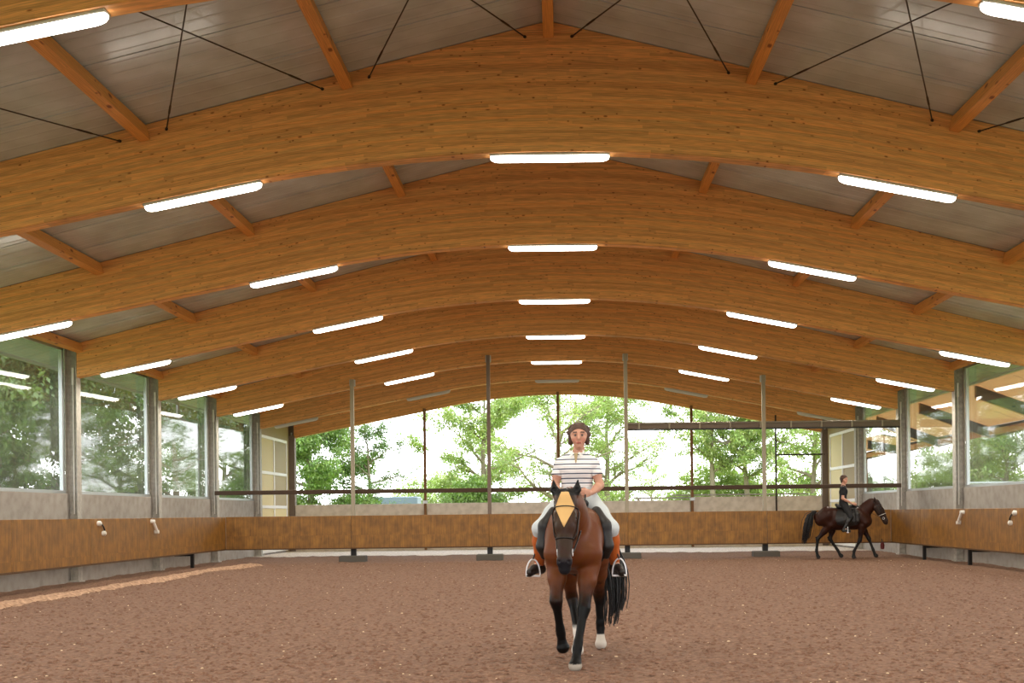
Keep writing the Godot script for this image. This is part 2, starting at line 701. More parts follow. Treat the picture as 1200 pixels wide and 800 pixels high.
# ================================================================ ground, floor
func ground_and_floor() -> void:
	var g := structure("ground")
	var b := MB.new()
	b.box(Vector3(0, -0.35, -60), Vector3(500, 0.4, 420))
	put("meadow", b.mesh(), M.grass, g)
	# trodden sand floor with real unevenness
	var n := FastNoiseLite.new()
	n.seed = 5
	n.frequency = 0.35
	n.fractal_octaves = 4
	var fl := structure("floor")
	b = MB.new()
	var x0 := -10.75
	var cell := 0.16
	var nx := int(21.5 / cell)
	var z0 := 6.0
	var nzc := int(47.2 / cell)
	var rows := []
	for j in nzc + 1:
		var row := []
		for i in nx + 1:
			var x := x0 + i * 21.5 / nx
			var z := z0 - j * cell
			var y := n.get_noise_2d(x, z) * 0.035 + n.get_noise_2d(x * 5.0 + 70.0, z * 5.0) * 0.025
			var e := 0.05
			var gx := (n.get_noise_2d(x + e, z) - n.get_noise_2d(x - e, z)) * 0.035 / (2.0 * e) + (n.get_noise_2d((x + e) * 5.0 + 70.0, z * 5.0) - n.get_noise_2d((x - e) * 5.0 + 70.0, z * 5.0)) * 0.025 / (2.0 * e)
			var gz := (n.get_noise_2d(x, z + e) - n.get_noise_2d(x, z - e)) * 0.035 / (2.0 * e) + (n.get_noise_2d(x * 5.0 + 70.0, (z + e) * 5.0) - n.get_noise_2d(x * 5.0 + 70.0, (z - e) * 5.0)) * 0.025 / (2.0 * e)
			row.append(b.add(Vector3(x, y, z), Vector3(-gx, 1, -gz).normalized()))
		rows.append(row)
	for j in nzc:
		for i in nx:
			b.tri(rows[j][i], rows[j][i + 1], rows[j + 1][i + 1])
			b.tri(rows[j][i], rows[j + 1][i + 1], rows[j + 1][i])
	put("sand_footing", b.mesh(), M.sand, fl)
	b = MB.new()
	b.box(Vector3(0, -0.09, -44.4), Vector3(21.5, 0.18, 6.6))
	put("gravel_floor", b.mesh(), M.pale_floor, fl)
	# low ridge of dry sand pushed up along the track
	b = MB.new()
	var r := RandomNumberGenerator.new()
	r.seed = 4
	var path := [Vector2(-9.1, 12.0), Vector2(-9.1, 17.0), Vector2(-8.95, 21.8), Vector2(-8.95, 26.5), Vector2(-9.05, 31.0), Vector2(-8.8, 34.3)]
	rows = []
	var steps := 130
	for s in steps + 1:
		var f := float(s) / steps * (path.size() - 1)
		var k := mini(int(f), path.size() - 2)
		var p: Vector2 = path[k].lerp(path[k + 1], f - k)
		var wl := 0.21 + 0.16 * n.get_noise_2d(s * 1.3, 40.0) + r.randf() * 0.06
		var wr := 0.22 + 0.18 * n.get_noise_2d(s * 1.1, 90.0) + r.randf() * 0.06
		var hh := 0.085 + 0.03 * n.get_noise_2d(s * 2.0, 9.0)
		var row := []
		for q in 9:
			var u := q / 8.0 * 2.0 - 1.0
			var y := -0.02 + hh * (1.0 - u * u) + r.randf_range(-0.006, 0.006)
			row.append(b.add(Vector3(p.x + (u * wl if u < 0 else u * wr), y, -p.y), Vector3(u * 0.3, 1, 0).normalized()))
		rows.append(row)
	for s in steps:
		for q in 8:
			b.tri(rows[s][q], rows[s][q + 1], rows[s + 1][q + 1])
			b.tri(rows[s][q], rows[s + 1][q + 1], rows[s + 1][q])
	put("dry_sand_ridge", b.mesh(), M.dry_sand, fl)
	# loose clods and pale chips
	scatter("sand_clods", 30000, M.clod, fl, n, 0.010, 0.028, 61)
	scatter("pale_chips", 900, M.chip, fl, n, 0.007, 0.016, 62)

func scatter(called: String, count: int, m: Material, parent: Node, n: FastNoiseLite, lo: float, hi: float, sd: int) -> void:
	var r := RandomNumberGenerator.new()
	r.seed = sd
	var b := MB.new()
	var pts := []
	for i in 12:
		pts.append(Vector3(r.randf_range(-1, 1), r.randf_range(-0.7, 0.7), r.randf_range(-1, 1)).normalized() * r.randf_range(0.75, 1.0))
	var dome := [Vector3(0, 0.7, 0)]
	for ring in 2:
		for k in 6:
			var a := TAU * (k + ring * 0.5) / 6
			dome.append(Vector3(cos(a), 0.35 - 0.5 * ring, sin(a)) * Vector3(0.7 + 0.3 * ring, 1, 0.7 + 0.3 * ring) * r.randf_range(0.8, 1.15))
	for k in 6:
		b.face([dome[0], dome[1 + k], dome[1 + (k + 1) % 6]], [], Vector3.ZERO)
		b.face([dome[1 + k], dome[1 + (k + 1) % 6], dome[7 + k]], [], Vector3.ZERO)
		b.face([dome[7 + k], dome[1 + (k + 1) % 6], dome[7 + (k + 1) % 6]], [], Vector3.ZERO)
	var mm := MultiMesh.new()
	mm.transform_format = MultiMesh.TRANSFORM_3D
	mm.mesh = b.mesh()
	mm.instance_count = count
	for i in count:
		var z := -8.0 - 27.0 * pow(r.randf(), 1.7)
		var half := minf(9.6, 0.52 * -z + 1.0)
		var x := r.randf_range(-half, half)
		var y := n.get_noise_2d(x, z) * 0.035 + n.get_noise_2d(x * 5.0 + 70.0, z * 5.0) * 0.025
		var s := lerpf(lo, hi, pow(r.randf(), 2.0))
		var basis := Basis(Vector3.UP, r.randf() * TAU).scaled(Vector3(s * r.randf_range(0.8, 1.5), s * r.randf_range(0.6, 1.0), s))
		mm.set_instance_transform(i, Transform3D(basis, Vector3(x, y + s * 0.15, z)))
	var o := MultiMeshInstance3D.new()
	o.name = called
	o.multimesh = mm
	o.material_override = m
	o.set_meta("kind", "stuff")
	parent.add_child(o, true)

# ================================================================ walls and windows
func side_walls() -> void:
	var count := 1
	for side in [-1, 1]:
		var w := structure("wall_left" if side < 0 else "wall_right")
		for k in range(BACK, GABLE):
			var z := (fz(k) + fz(k + 1)) / 2.0
			var b := MB.new()
			b.box(Vector3(side * (HALF + 0.17), 0.9, z), Vector3(0.18, 2.1, BAY - 0.02), 0.01)
			put("concrete_panel", b.mesh(), M.concrete, w)
			if k == GABLE - 1:
				continue
			# glazing between the columns, sill to roof
			var win := structure("window_%d" % count)
			count += 1
			b = MB.new()
			var gx: float = side * (HALF + 0.16)
			var z0 := fz(k) - 0.16
			var z1 := fz(k + 1) + 0.16
			var top := beam_top(HALF + 0.16) - 0.03
			b.box(Vector3(gx, 1.985, (z0 + z1) / 2), Vector3(0.12, 0.07, z0 - z1), 0.006)
			b.box(Vector3(gx, top - 0.03, (z0 + z1) / 2), Vector3(0.08, 0.06, z0 - z1), 0.006)
			b.box(Vector3(gx, (2.0 + top) / 2, z0 - 0.03), Vector3(0.08, top - 2.0, 0.06), 0.006)
			b.box(Vector3(gx, (2.0 + top) / 2, z1 + 0.05), Vector3(0.08, top - 2.0, 0.10), 0.006)
			put("window_frame", b.mesh(), M.zinc, win)
			b = MB.new()
			b.box(Vector3(gx, (2.02 + top - 0.06) / 2, (z0 + z1) / 2), Vector3(0.012, top - 2.08, z0 - z1 - 0.12))
			put("pane", b.mesh(), M.glass, win)
	# side doors in the last bay
	for side in [-1, 1]:
		var dr := structure("door_1" if side < 0 else "door_2")
		var za := fz(GABLE - 1) - 0.5
		var zb := fz(GABLE) + 0.75
		var x: float = side * (HALF + 0.05)
		var top := 4.3
		var b := MB.new()
		b.box(Vector3(x, top / 2 + 0.05, za), Vector3(0.1, top, 0.10), 0.008)
		b.box(Vector3(x, top / 2 + 0.05, zb), Vector3(0.1, top, 0.10), 0.008)
		b.box(Vector3(x, top / 2 + 0.05, (za + zb) / 2), Vector3(0.1, top, 0.12), 0.008)
		for y in [0.12, 1.75, 3.0, top]:
			b.box(Vector3(x, y, (za + zb) / 2), Vector3(0.11, 0.11, za - zb), 0.008)
		put("door_frame", b.mesh(), M.white, dr)
		var ys := [0.17, 1.70, 1.80, 2.95, 3.05, top - 0.05]
		for c in 2:
			var pz0: float = za - 0.05 if c == 0 else (za + zb) / 2 - 0.06
			var pz1: float = (za + zb) / 2 + 0.06 if c == 0 else zb + 0.05
			for q in 3:
				var pb := MB.new()
				pb.box(Vector3(x, (ys[q * 2] + ys[q * 2 + 1]) / 2, (pz0 + pz1) / 2), Vector3(0.03, ys[q * 2 + 1] - ys[q * 2], pz0 - pz1), 0.004)
				put("door_panel", pb.mesh(), M.cream if (c == 1) == (side > 0) or q == 0 else M.tanpanel, dr)
		b = MB.new()
		b.box(Vector3(side * (HALF + 0.12), 4.75, (fz(GABLE) + fz(GABLE - 1)) / 2), Vector3(0.12, 0.86, BAY - 0.3), 0.006)
		b.box(Vector3(side * (HALF + 0.12), 2.15, zb - 0.36), Vector3(0.12, 4.4, 0.6), 0.006)
		put("lintel_panel", b.mesh(), M.tanpanel, dr)
	# gables: low wall, open above
	for e in [GABLE, BACK]:
		var w := structure("wall_far" if e == GABLE else "wall_back")
		var tops := [1.84, 1.85, 1.86, 1.98]
		for q in 4:
			var xa := -10.5 + q * 5.25
			var b := MB.new()
			b.box(Vector3(xa + 2.62, tops[q] / 2 - 0.1, fz(e)), Vector3(5.23, tops[q] + 0.2, 0.18), 0.012)
			put("concrete_panel", b.mesh(), M.render, w)

# ================================================================ roof
func roof() -> void:
	var c := structure("ceiling")
	var half := 11.75
	var drop := 0.245
	var ln := half * sqrt(1.0 + drop * drop)
	var pw := BAY / 5.0
	# one sheet: small ribs every 27 cm underneath, a lap joint at one edge
	var prof := []
	prof.append(Vector2(-pw / 2 + 0.004, 0.10))
	prof.append(Vector2(-pw / 2 + 0.004, 0.0))
	for k in 4:
		var x := -pw / 2 + (k + 0.5) * pw / 4
		prof.append(Vector2(x - 0.03, 0.0))
		prof.append(Vector2(x - 0.015, -0.004))
		prof.append(Vector2(x + 0.015, -0.004))
		prof.append(Vector2(x + 0.03, 0.0))
	prof.append(Vector2(pw / 2 - 0.03, 0.0))
	prof.append(Vector2(pw / 2 - 0.03, -0.007))
	prof.append(Vector2(pw / 2 - 0.004, -0.007))
	prof.append(Vector2(pw / 2 - 0.004, 0.10))
	for side in [-1, 1]:
		var along := Vector3(side * half, -half * drop, 0)
		var up := Vector3(side * drop, 1, 0).normalized()
		var b := MB.new()
		b.prism(prof, Vector3.ZERO, Vector3(0, 0, 1), up, along)
		var sheet := b.mesh()
		for q in range((BACK - 1) * 5, GABLE * 5 + 1):
			put("roof_sheet", sheet, M.roof, c, Vector3(0, 7.83, -(FRAME1 - BAY) - (q + 0.5) * pw))
	var b2 := MB.new()
	b2.box(Vector3(0, 7.97, (fz(BACK) + fz(GABLE)) / 2), Vector3(0.7, 0.08, fz(BACK) - fz(GABLE) + 4.0))
	put("ridge_cap", b2.mesh(), M.roof, c)
	# gutters outside the eaves
	for side in [-1, 1]:
		var g := MB.new()
		var pts := []
		for k in 9:
			var a := PI * k / 8.0
			pts.append(Vector2(-cos(a) * 0.08, -sin(a) * 0.08))
		for k in 9:
			var a := PI * (8 - k) / 8.0
			pts.append(Vector2(-cos(a) * 0.07, -sin(a) * 0.07 + 0.001))
		g.prism(pts, Vector3(side * (half + 0.05), 4.98, fz(BACK) + 1.5), Vector3(1, 0, 0), Vector3(0, 1, 0), Vector3(0, 0, fz(GABLE) - fz(BACK) - 3.0))
		put("gutter", g.mesh(), M.zinc, c)

# ================================================================ beams, columns, purlins, rods
func beam_mesh(off: float) -> ArrayMesh:
	var b := MB.new()
	var wdt := 0.11
	var steps := 72
	var run := 0.0
	var last := Vector2.ZERO
	var P := []
	for i in steps + 1:
		var x := lerpf(-HALF + 0.14, HALF - 0.14, float(i) / steps)
		var u := beam_under(x)
		var t := beam_top(x)
		if i > 0:
			run += (Vector2(x, u) - last).length()
		last = Vector2(x, u)
		var dx := 0.05
		var sl := (beam_under(x + dx) - beam_under(x - dx)) / (2.0 * dx)
		P.append([x, u, t, run + off, sl])
	for s in [1, -1]:
		for i in steps + 1:
			var p: Array = P[i]
			b.add(Vector3(p[0], p[1] + 0.012, s * wdt), Vector3(0, 0, s), Vector2(p[3], off))
			b.add(Vector3(p[0], p[2], s * wdt), Vector3(0, 0, s), Vector2(p[3], off + p[2] - p[1]))
		var f := b.v.size() - 2 * (steps + 1)
		for i in steps:
			var a := f + 2 * i
			if s > 0:
				b.tri(a, a + 2, a + 3)
				b.tri(a, a + 3, a + 1)
			else:
				b.tri(a, a + 3, a + 2)
				b.tri(a, a + 1, a + 3)
		# chamfer
		f = b.v.size()
		for i in steps + 1:
			var p: Array = P[i]
			var nn := Vector3(p[4] * 0.7, -0.7, s * 0.7).normalized()
			b.add(Vector3(p[0], p[1] + 0.012, s * wdt), nn, Vector2(p[3], off))
			b.add(Vector3(p[0], p[1], s * (wdt - 0.012)), nn, Vector2(p[3], off + 0.01))
		for i in steps:
			var a := f + 2 * i
			b.tri(a, a + 1, a + 3)
			b.tri(a, a + 3, a + 2)
	for part in 2:
		var f := b.v.size()
		for i in steps + 1:
			var p: Array = P[i]
			var y: float = p[1] if part == 0 else p[2]
			var nn := Vector3(p[4], -1, 0).normalized() if part == 0 else Vector3.UP
			b.add(Vector3(p[0], y, -wdt), nn, Vector2(p[3], off))
			b.add(Vector3(p[0], y, wdt), nn, Vector2(p[3], off + 0.038))
		for i in steps:
			var a := f + 2 * i
			b.tri(a, a + 2, a + 3)
			b.tri(a, a + 3, a + 1)
	for i in [0, steps]:
		var p: Array = P[i]
		b.face([Vector3(p[0], p[1], -wdt), Vector3(p[0], p[1], wdt), Vector3(p[0], p[2], wdt), Vector3(p[0], p[2], -wdt)], [Vector2(0, 0), Vector2(0.2, 0), Vector2(0.2, 0.7), Vector2(0, 0.7)], Vector3(0, 5, 0))
	return b.mesh()

func column_parts(side: int, parent: Node, m: Material) -> void:
	var top := beam_top(HALF) - 0.06
	var b := MB.new()
	for q in [-0.125, 0.125]:
		b.box(Vector3(q, top / 2, 0), Vector3(0.016, top, 0.24), 0.003)
	put("flange", b.mesh(), m, parent)
	b = MB.new()
	b.box(Vector3(0, top / 2, 0), Vector3(0.236, top, 0.012))
	put("web", b.mesh(), m, parent)
	b = MB.new()
	b.box(Vector3(0, 0.02, 0), Vector3(0.34, 0.04, 0.34), 0.004)
	put("base_plate", b.mesh(), m, parent)
	b = MB.new()
	b.tube([Vector3(-side * 0.03, 1.5, 0.035), Vector3(-side * 0.03, 4.35, 0.035)], [0.016, 0.016], 8)  # thin white rod up the web
	put("thin_white_rod", b.mesh(), M.white, parent)
	b = MB.new()
	b.tube([Vector3(-side * 0.03, 4.35, 0.04), Vector3(-side * 0.03, 4.72, 0.04)], [0.032, 0.032], 10)  # thicker white rod above the thin one
	put("thick_white_rod", b.mesh(), M.white, parent)

func frames() -> void:
	var variants := [beam_mesh(0.0), beam_mesh(1.37), beam_mesh(2.61)]
	var trim := 1
	for k in range(BACK, GABLE + 1):
		var o: MeshInstance3D
		if k < 0:
			o = MeshInstance3D.new()
			o.name = "trim_%d" % trim
			trim += 1
			o.mesh = variants[(k + 30) % 3]
			o.material_override = M.glulam
			add_child(o)
			o.set_meta("kind", "structure")
		else:
			o = put("glulam_beam", variants[k % 3], M.glulam)
			tag(o, ["curved glulam roof beam cut off by the top edge of the picture", "broad curved glulam roof beam, first one whose whole arch shows"][k] if k < 2 else "curved glulam roof beam, %s arch from the front, spanning the hall" % ORD[k] if k < GABLE else "last curved glulam roof beam, above the open far gable", "roof beam", "glulam roof beams")
		o.position = Vector3(0, 0, fz(k))
		for side in [-1, 1]:
			var t: Node3D
			if k < 3:
				t = structure("trim_%d" % trim, Vector3(side * HALF, 0, fz(k)))
				trim += 1
			else:
				var where := "left" if side < 0 else "right"
				t = thing("steel_column", ("grey steel column under the end of the %s roof beam, %s wall" % [ORD[k], where]) if k < GABLE else "brown corner column of the far gable, %s side" % where, "column", Vector3(side * HALF, 0, fz(k)), "steel wall columns")
			column_parts(side, t, M.steel if k < GABLE else M.brown_steel)
			if k == GABLE:
				var cb := MB.new()
				cb.box(Vector3(-side * 0.02, 2.3, 0.0), Vector3(0.3, 4.6, 0.3), 0.01)
				put("casing", cb.mesh(), M.brown_steel, t)
	# purlins: short timbers between the beams, flush with the roof
	var lines := [0.0, 2.65, 5.3, 7.95, 10.45]
	var pm := MB.new()
	pm.box(Vector3.ZERO, Vector3(0.14, 0.19, BAY - 0.22), 0.006)
	var pmesh := pm.mesh()
	for k in range(BACK, GABLE):
		for i in lines.size():
			for side in [-1, 1]:
				if i == 0 and side > 0:
					continue
				var x: float = lines[i] * side
				var o: MeshInstance3D
				var at := Vector3(x, beam_top(x) - 0.095 - (0.02 if i else 0.03), (fz(k) + fz(k + 1)) / 2)
				if k < 0 or i == 4 and k < 2 or i == 3 and k < 1:
					o = MeshInstance3D.new()
					o.name = "trim_%d" % trim
					trim += 1
					o.mesh = pmesh
					o.material_override = M.purlin
					add_child(o)
					o.set_meta("kind", "structure")
					o.position = at
				else:
					o = put("roof_purlin", pmesh, M.purlin, null, at)
					var row: String = "on the ridge" if i == 0 else "%s %s of the ridge" % [ORD[i - 1], "left" if side < 0 else "right"]
					tag(o, "timber purlin, %s, between %s and %s roof beams" % [row, ORD[k], ORD[k + 1]], "purlin", "roof purlins")
				o.rotation.z = -atan(0.245) * signf(x) if i else 0.0
	# crossed tie rods in the bay over the riders
	var cross := [[-7.95, -5.3], [-5.3, -2.65], [-2.65, 0.0], [0.0, 2.65], [2.65, 5.3], [5.3, 7.95]]
	var said := ["outer left", "middle left", "inner left", "inner right", "middle right", "outer right"]
	for i in cross.size():
		for q in 2:
			var xa: float = cross[i][0] + 0.3 if q == 0 else cross[i][1] - 0.3
			var xb: float = cross[i][1] - 0.3 if q == 0 else cross[i][0] + 0.3
			var a := Vector3(xa, beam_top(xa) - 0.13, fz(1) + 0.1)
			var b := Vector3(xb, beam_top(xb) - 0.13, fz(0) - 0.1)
			var t := thing("tie_rod", "thin dark tie rod in the %s roof cross, foot on its %s" % [said[i], "left" if q == 0 else "right"], "rod", a, "roof tie rods")
			var mb := MB.new()
			mb.tube([Vector3.ZERO, b - a], [0.009, 0.009], 8)
			put("rod", mb.mesh(), M.rod, t)
			mb = MB.new()
			var dd := (b - a).normalized()
			mb.tube([dd * 0.5, dd * 0.54, dd * 0.74, dd * 0.78], [0.010, 0.014, 0.014, 0.010], 8)
			put("turnbuckle", mb.mesh(), M.rod, t)
			mb = MB.new()
			mb.tube([dd * -0.05, dd * 0.03], [0.02, 0.02], 8)
			put("anchor", mb.mesh(), M.rod, t)

# ================================================================ lamps
func lamps() -> void:
	var ln := 1.56
	var b := MB.new()                                   # rounded trough of a damp-proof tube fitting
	var rings := []
	var xs := [-0.5, -0.495, -0.48, -0.45, -0.42, 0.42, 0.45, 0.48, 0.495, 0.5]
	var sc := [0.3, 0.55, 0.78, 0.95, 1.0, 1.0, 0.95, 0.78, 0.55, 0.3]
	for i in xs.size():
		var ring := []
		for k in 13:
			var a := PI + PI * k / 12.0
			var nn := Vector3(0, sin(a), cos(a))
			ring.append(b.add(Vector3(xs[i] * ln, sin(a) * 0.075 * sc[i], cos(a) * 0.062 * sc[i]), nn))
		rings.append(ring)
	for i in xs.size() - 1:
		for k in 12:
			b.tri(rings[i][k], rings[i + 1][k], rings[i + 1][k + 1])
			b.tri(rings[i][k], rings[i + 1][k + 1], rings[i][k + 1])
	for i in [0, xs.size() - 1]:
		var pts := []
		for k in 13:
			pts.append(b.v[rings[i][k]])
		b.face(pts, [], Vector3.ZERO)
	var diff := b.mesh()
	b = MB.new()
	b.box(Vector3(0, 0.017, 0), Vector3(ln + 0.01, 0.034, 0.15), 0.008)
	var tray := b.mesh()
	var cols := [-9.25, -4.56, 0.0, 4.56, 9.25]
	var said := ["outer left end", "left of the middle", "middle", "right of the middle", "outer right end"]
	for k in range(-2, GABLE):
		for i in 5:
			var x: float = cols[i]
			var lit := k != 6
			var t := thing("tube_lamp", "%s tube lamp under the %s roof beam, %s of its row" % ["glowing white" if lit else "unlit grey", ORD[k] if k >= 0 else ["overhead", "rear"][-k - 1], said[i]], "lamp", Vector3(x, beam_under(x) - 0.034, fz(k)), "tube lamps under the beams")
			var sl := (beam_under(x + 0.1) - beam_under(x - 0.1)) / 0.2
			t.rotation.z = atan(sl)
			put("housing", tray, M.housing, t)
			put("diffuser", diff, M.lamp if lit else M.lamp_off, t)
			if lit:
				var l := AreaLight3D.new()
				l.name = "lamp_light"
				l.area_size = Vector2(ln - 0.1, 0.10)
				l.light_energy = LAMP_ENERGY
				l.light_color = Color(1.0, 0.96, 0.89)
				l.area_range = 60.0
				l.shadow_enabled = true
				t.add_child(l)
				l.position = Vector3(0, -0.085, 0)
				l.rotation.x = -PI / 2

# ================================================================ boards round the arena
func kickboards() -> void:
	var zs := [36.05, 33.1, 29.4, 25.7, 22.0, 18.3, 14.6]
	for side in [-1, 1]:
		var sname := "left" if side < 0 else "right"
		var x: float = 10.06 * side
		for i in zs.size() - 1:
			var b := MB.new()
			b.box(Vector3(x, 0.91, -(zs[i] + zs[i + 1]) / 2), Vector3(0.05, 0.97, zs[i] - zs[i + 1] - 0.006), 0.006, Basis.IDENTITY, Vector2(i * 0.77 + side, 0.3))
			var o := put("kickboard", b.mesh(), M.board)
			tag(o, "brown plywood kickboard on the %s side of the arena, %s from the far corner" % [sname, ORD[i]], "board", "arena kickboards")
			b = MB.new()
			b.box(Vector3(x, 0.41, -(zs[i] + zs[i + 1]) / 2), Vector3(0.07, 0.035, zs[i] - zs[i + 1] - 0.006), 0.004)
			put("bottom_batten", b.mesh(), M.board_edge, o)
		for i in range(1, 4 if side > 0 else 3):
			if side < 0 and i == 2:
				continue
			var b := MB.new()
			b.box(Vector3(0, 0.17, 0), Vector3(0.09, 0.5, 0.09), 0.008)
			b.box(Vector3(side * 0.25, 0.36, 0), Vector3(0.5, 0.07, 0.07), 0.008)
			var o := put("board_stub_post", b.mesh(), M.black, null, Vector3(10.14 * side, 0, -zs[i]))
			tag(o, "short dark post holding up the %s kickboard, %s from the far corner" % [sname, ORD[i - 1]], "post", "kickboard stub posts")
	# the board across the far end
	var xs := [-10.03, -6.25, -2.09, 2.1, 6.3, 10.03]
	var name5 := ["in the left corner", "between the first and second end posts", "behind the front horse", "between the third and fourth end posts", "behind the dark side-on horse"]
	for i in 5:
		var b := MB.new()
		b.box(Vector3((xs[i] + xs[i + 1]) / 2, 0.91, -36.05), Vector3(xs[i + 1] - xs[i] - 0.008, 0.97, 0.05), 0.006, Basis.IDENTITY, Vector2(i * 0.61, 0.1))
		var o := put("kickboard", b.mesh(), M.board)
		tag(o, "brown plywood kickboard across the far end, %s" % name5[i], "board", "arena kickboards")
		b = MB.new()
		b.box(Vector3((xs[i] + xs[i + 1]) / 2, 0.41, -36.05), Vector3(xs[i + 1] - xs[i] - 0.008, 0.035, 0.07), 0.004)
		put("bottom_batten", b.mesh(), M.board_edge, o)
	# white fittings on the side boards
	for side in [-1, 1]:
		var sname := "left" if side < 0 else "right"
		var x: float = 10.02 * side
		var t := thing("grab_bar", "white slanted grab bar on the %s kickboard" % sname, "bar", Vector3(x, 1.18, -29.6), "white kickboard fittings")
		var b := MB.new()
		b.tube([Vector3(-side * 0.05, 0.13, 0.12), Vector3(-side * 0.05, -0.13, -0.16)], [0.032, 0.032], 10)
		put("grip", b.mesh(), M.white, t)
		b = MB.new()
		for q in [[0.13, 0.12], [-0.13, -0.16]]:
			b.tube([Vector3(side * 0.02, q[0], q[1]), Vector3(-side * 0.085, q[0], q[1])], [0.05, 0.045], 10)
		put("mount", b.mesh(), M.white, t)
		t = thing("strap_hook", "pair of white knobs with a dark strap on the %s kickboard" % sname, "hook", Vector3(x, 1.18, -26.2), "white kickboard fittings")
		for q in [[0.11, 0.10], [-0.11, -0.16]]:
			b = MB.new()
			b.tube([Vector3(side * 0.02, q[0], q[1]), Vector3(-side * 0.04, q[0], q[1]), Vector3(-side * 0.07, q[0], q[1])], [0.05, 0.06, 0.03], 12)
			put("knob", b.mesh(), M.white, t)
		b = MB.new()
		var pts := []
		var rad := []
		for k in 9:
			var f := k / 8.0
			pts.append(Vector3(-side * 0.03, lerpf(0.11, -0.11, f) + 0.02 * sin(f * TAU), lerpf(0.10, -0.16, f) - 0.12 * sin(f * PI)))
			rad.append(0.018)
		b.tube(pts, rad, 8)
		put("strap", b.mesh(), M.black, t)

# ================================================================ far end
func far_end() -> void:
	var px := [-6.25, -2.09, 2.1, 6.3]
	for i in 4:
		var x: float = px[i]
		var top := beam_under(x) + 0.22
		var t := thing("end_post", "slim upright post standing in a concrete foot, %s from the left at the far board" % ORD[i], "post", Vector3(x, 0, -36.45), "posts of the far board")
		var b := MB.new()
		b.box(Vector3(0, top / 2, 0), Vector3(0.11, top, 0.11), 0.006)
		put("post", b.mesh(), M.grey_post if i != 1 else M.brown_steel, t)
		b = MB.new()
		b.box(Vector3(0, 0.08, 0.1), Vector3(0.8, 0.2, 0.45), 0.02)
		put("concrete_foot", b.mesh(), M.foot, t)
		b = MB.new()
		b.box(Vector3(0, 0.3, 0.0), Vector3(0.16, 0.3, 0.14), 0.006)
		put("socket", b.mesh(), M.black, t)
		b = MB.new()
		b.box(Vector3(0, top - 0.1, -0.1), Vector3(0.16, 0.2, 0.16), 0.006)
		put("bracket", b.mesh(), M.zinc, t)
	var b := MB.new()
	b.box(Vector3(0, 2.13, -36.55), Vector3(2 * HALF - 0.3, 0.13, 0.08), 0.01)
	var o := put("guard_rail", b.mesh(), M.rail)
	tag(o, "long dark horizontal rail across the far end above the kickboard", "rail")
	var t := thing("sliding_door_track", "grey brown door track beam with clamps, high on the right of the far end", "track", Vector3(0, 4.02, -36.62))
	b = MB.new()
	b.box(Vector3(6.32, 0, 0), Vector3(8.35, 0.15, 0.09), 0.01)
	put("beam", b.mesh(), M.brown_steel, t)
	b = MB.new()
	b.box(Vector3(6.32, 0.09, 0.06), Vector3(8.35, 0.06, 0.07), 0.01)
	put("channel", b.mesh(), M.track, t)
	b = MB.new()
	b.box(Vector3(6.32, -0.1, 0.02), Vector3(8.35, 0.04, 0.04), 0.006)
	put("lower_lip", b.mesh(), M.black, t)
	for k in 9:
		var cb := MB.new()
		cb.box(Vector3(2.5 + k * 0.93, 0.02, 0.09), Vector3(0.05, 0.2, 0.05), 0.006)
		put("clamp", cb.mesh(), M.grey_post, t)
	# gable posts
	var gx := [-5.3, 0.0, 5.3]
	for i in 3:
		b = MB.new()
		var top := beam_under(gx[i]) + 0.1
		b.box(Vector3(0, top / 2, 0), Vector3(0.10, top, 0.12), 0.006)
		o = put("gable_post", b.mesh(), M.brown_post, null, Vector3(gx[i], 0, fz(GABLE) + 0.16))
		tag(o, "thin brown post in the open far gable, %s of three" % ["left", "middle", "right"][i], "post", "gable posts")
		b = MB.new()
		b.box(Vector3(0, 1.9, 0.08), Vector3(0.2, 0.12, 0.04), 0.006)
		put("wall_bracket", b.mesh(), M.zinc, o)
	# caps on the low gable wall
	b = MB.new()
	b.box(Vector3(7.2, 2.06, fz(GABLE) - 0.05), Vector3(5.4, 0.05, 0.36), 0.01)
	b.box(Vector3(4.2, 1.96, fz(GABLE) - 0.4), Vector3(2.4, 0.06, 0.3), 0.01)
	b.box(Vector3(3.2, 1.0, fz(GABLE) - 0.4), Vector3(0.1, 1.9, 0.2), 0.01)
	o = put("coping_slab", b.mesh(), M.concrete)
	tag(o, "pale flat coping slab on the right half of the low gable wall", "slab")
	# frame of the gate in the right-hand gable bay
	t = thing("gate_frame", "thin dark steel gate frame in the right bay of the far gable", "gate", Vector3(8.65, 0, fz(GABLE) + 0.12))
	b = MB.new()
	b.box(Vector3(0, 2.7, 0), Vector3(0.06, 5.0, 0.06), 0.006)
	put("upright", b.mesh(), M.rod, t)
	b = MB.new()
	b.box(Vector3(0.98, 3.62, 0), Vector3(1.96, 0.06, 0.06), 0.006)
	put("crossbar", b.mesh(), M.rod, t)
	# red bucket-like stopper in the right corner
	t = thing("red_reflector", "small dark red stop hanging under the right far corner of the boards", "stop", Vector3(9.75, 0.31, -35.97))
	b = MB.new()
	b.tube([Vector3(0, 0.1, 0), Vector3(0, 0.02, 0), Vector3(0, -0.08, 0), Vector3(0, -0.11, 0)], [0.04, 0.065, 0.06, 0.03], 12)
	put("stopper", b.mesh(), M.red, t)
	b = MB.new()
	b.tube([Vector3(0, 0.09, 0), Vector3(0, 0.2, -0.05)], [0.015, 0.015], 8)
	put("bolt", b.mesh(), M.rod, t)

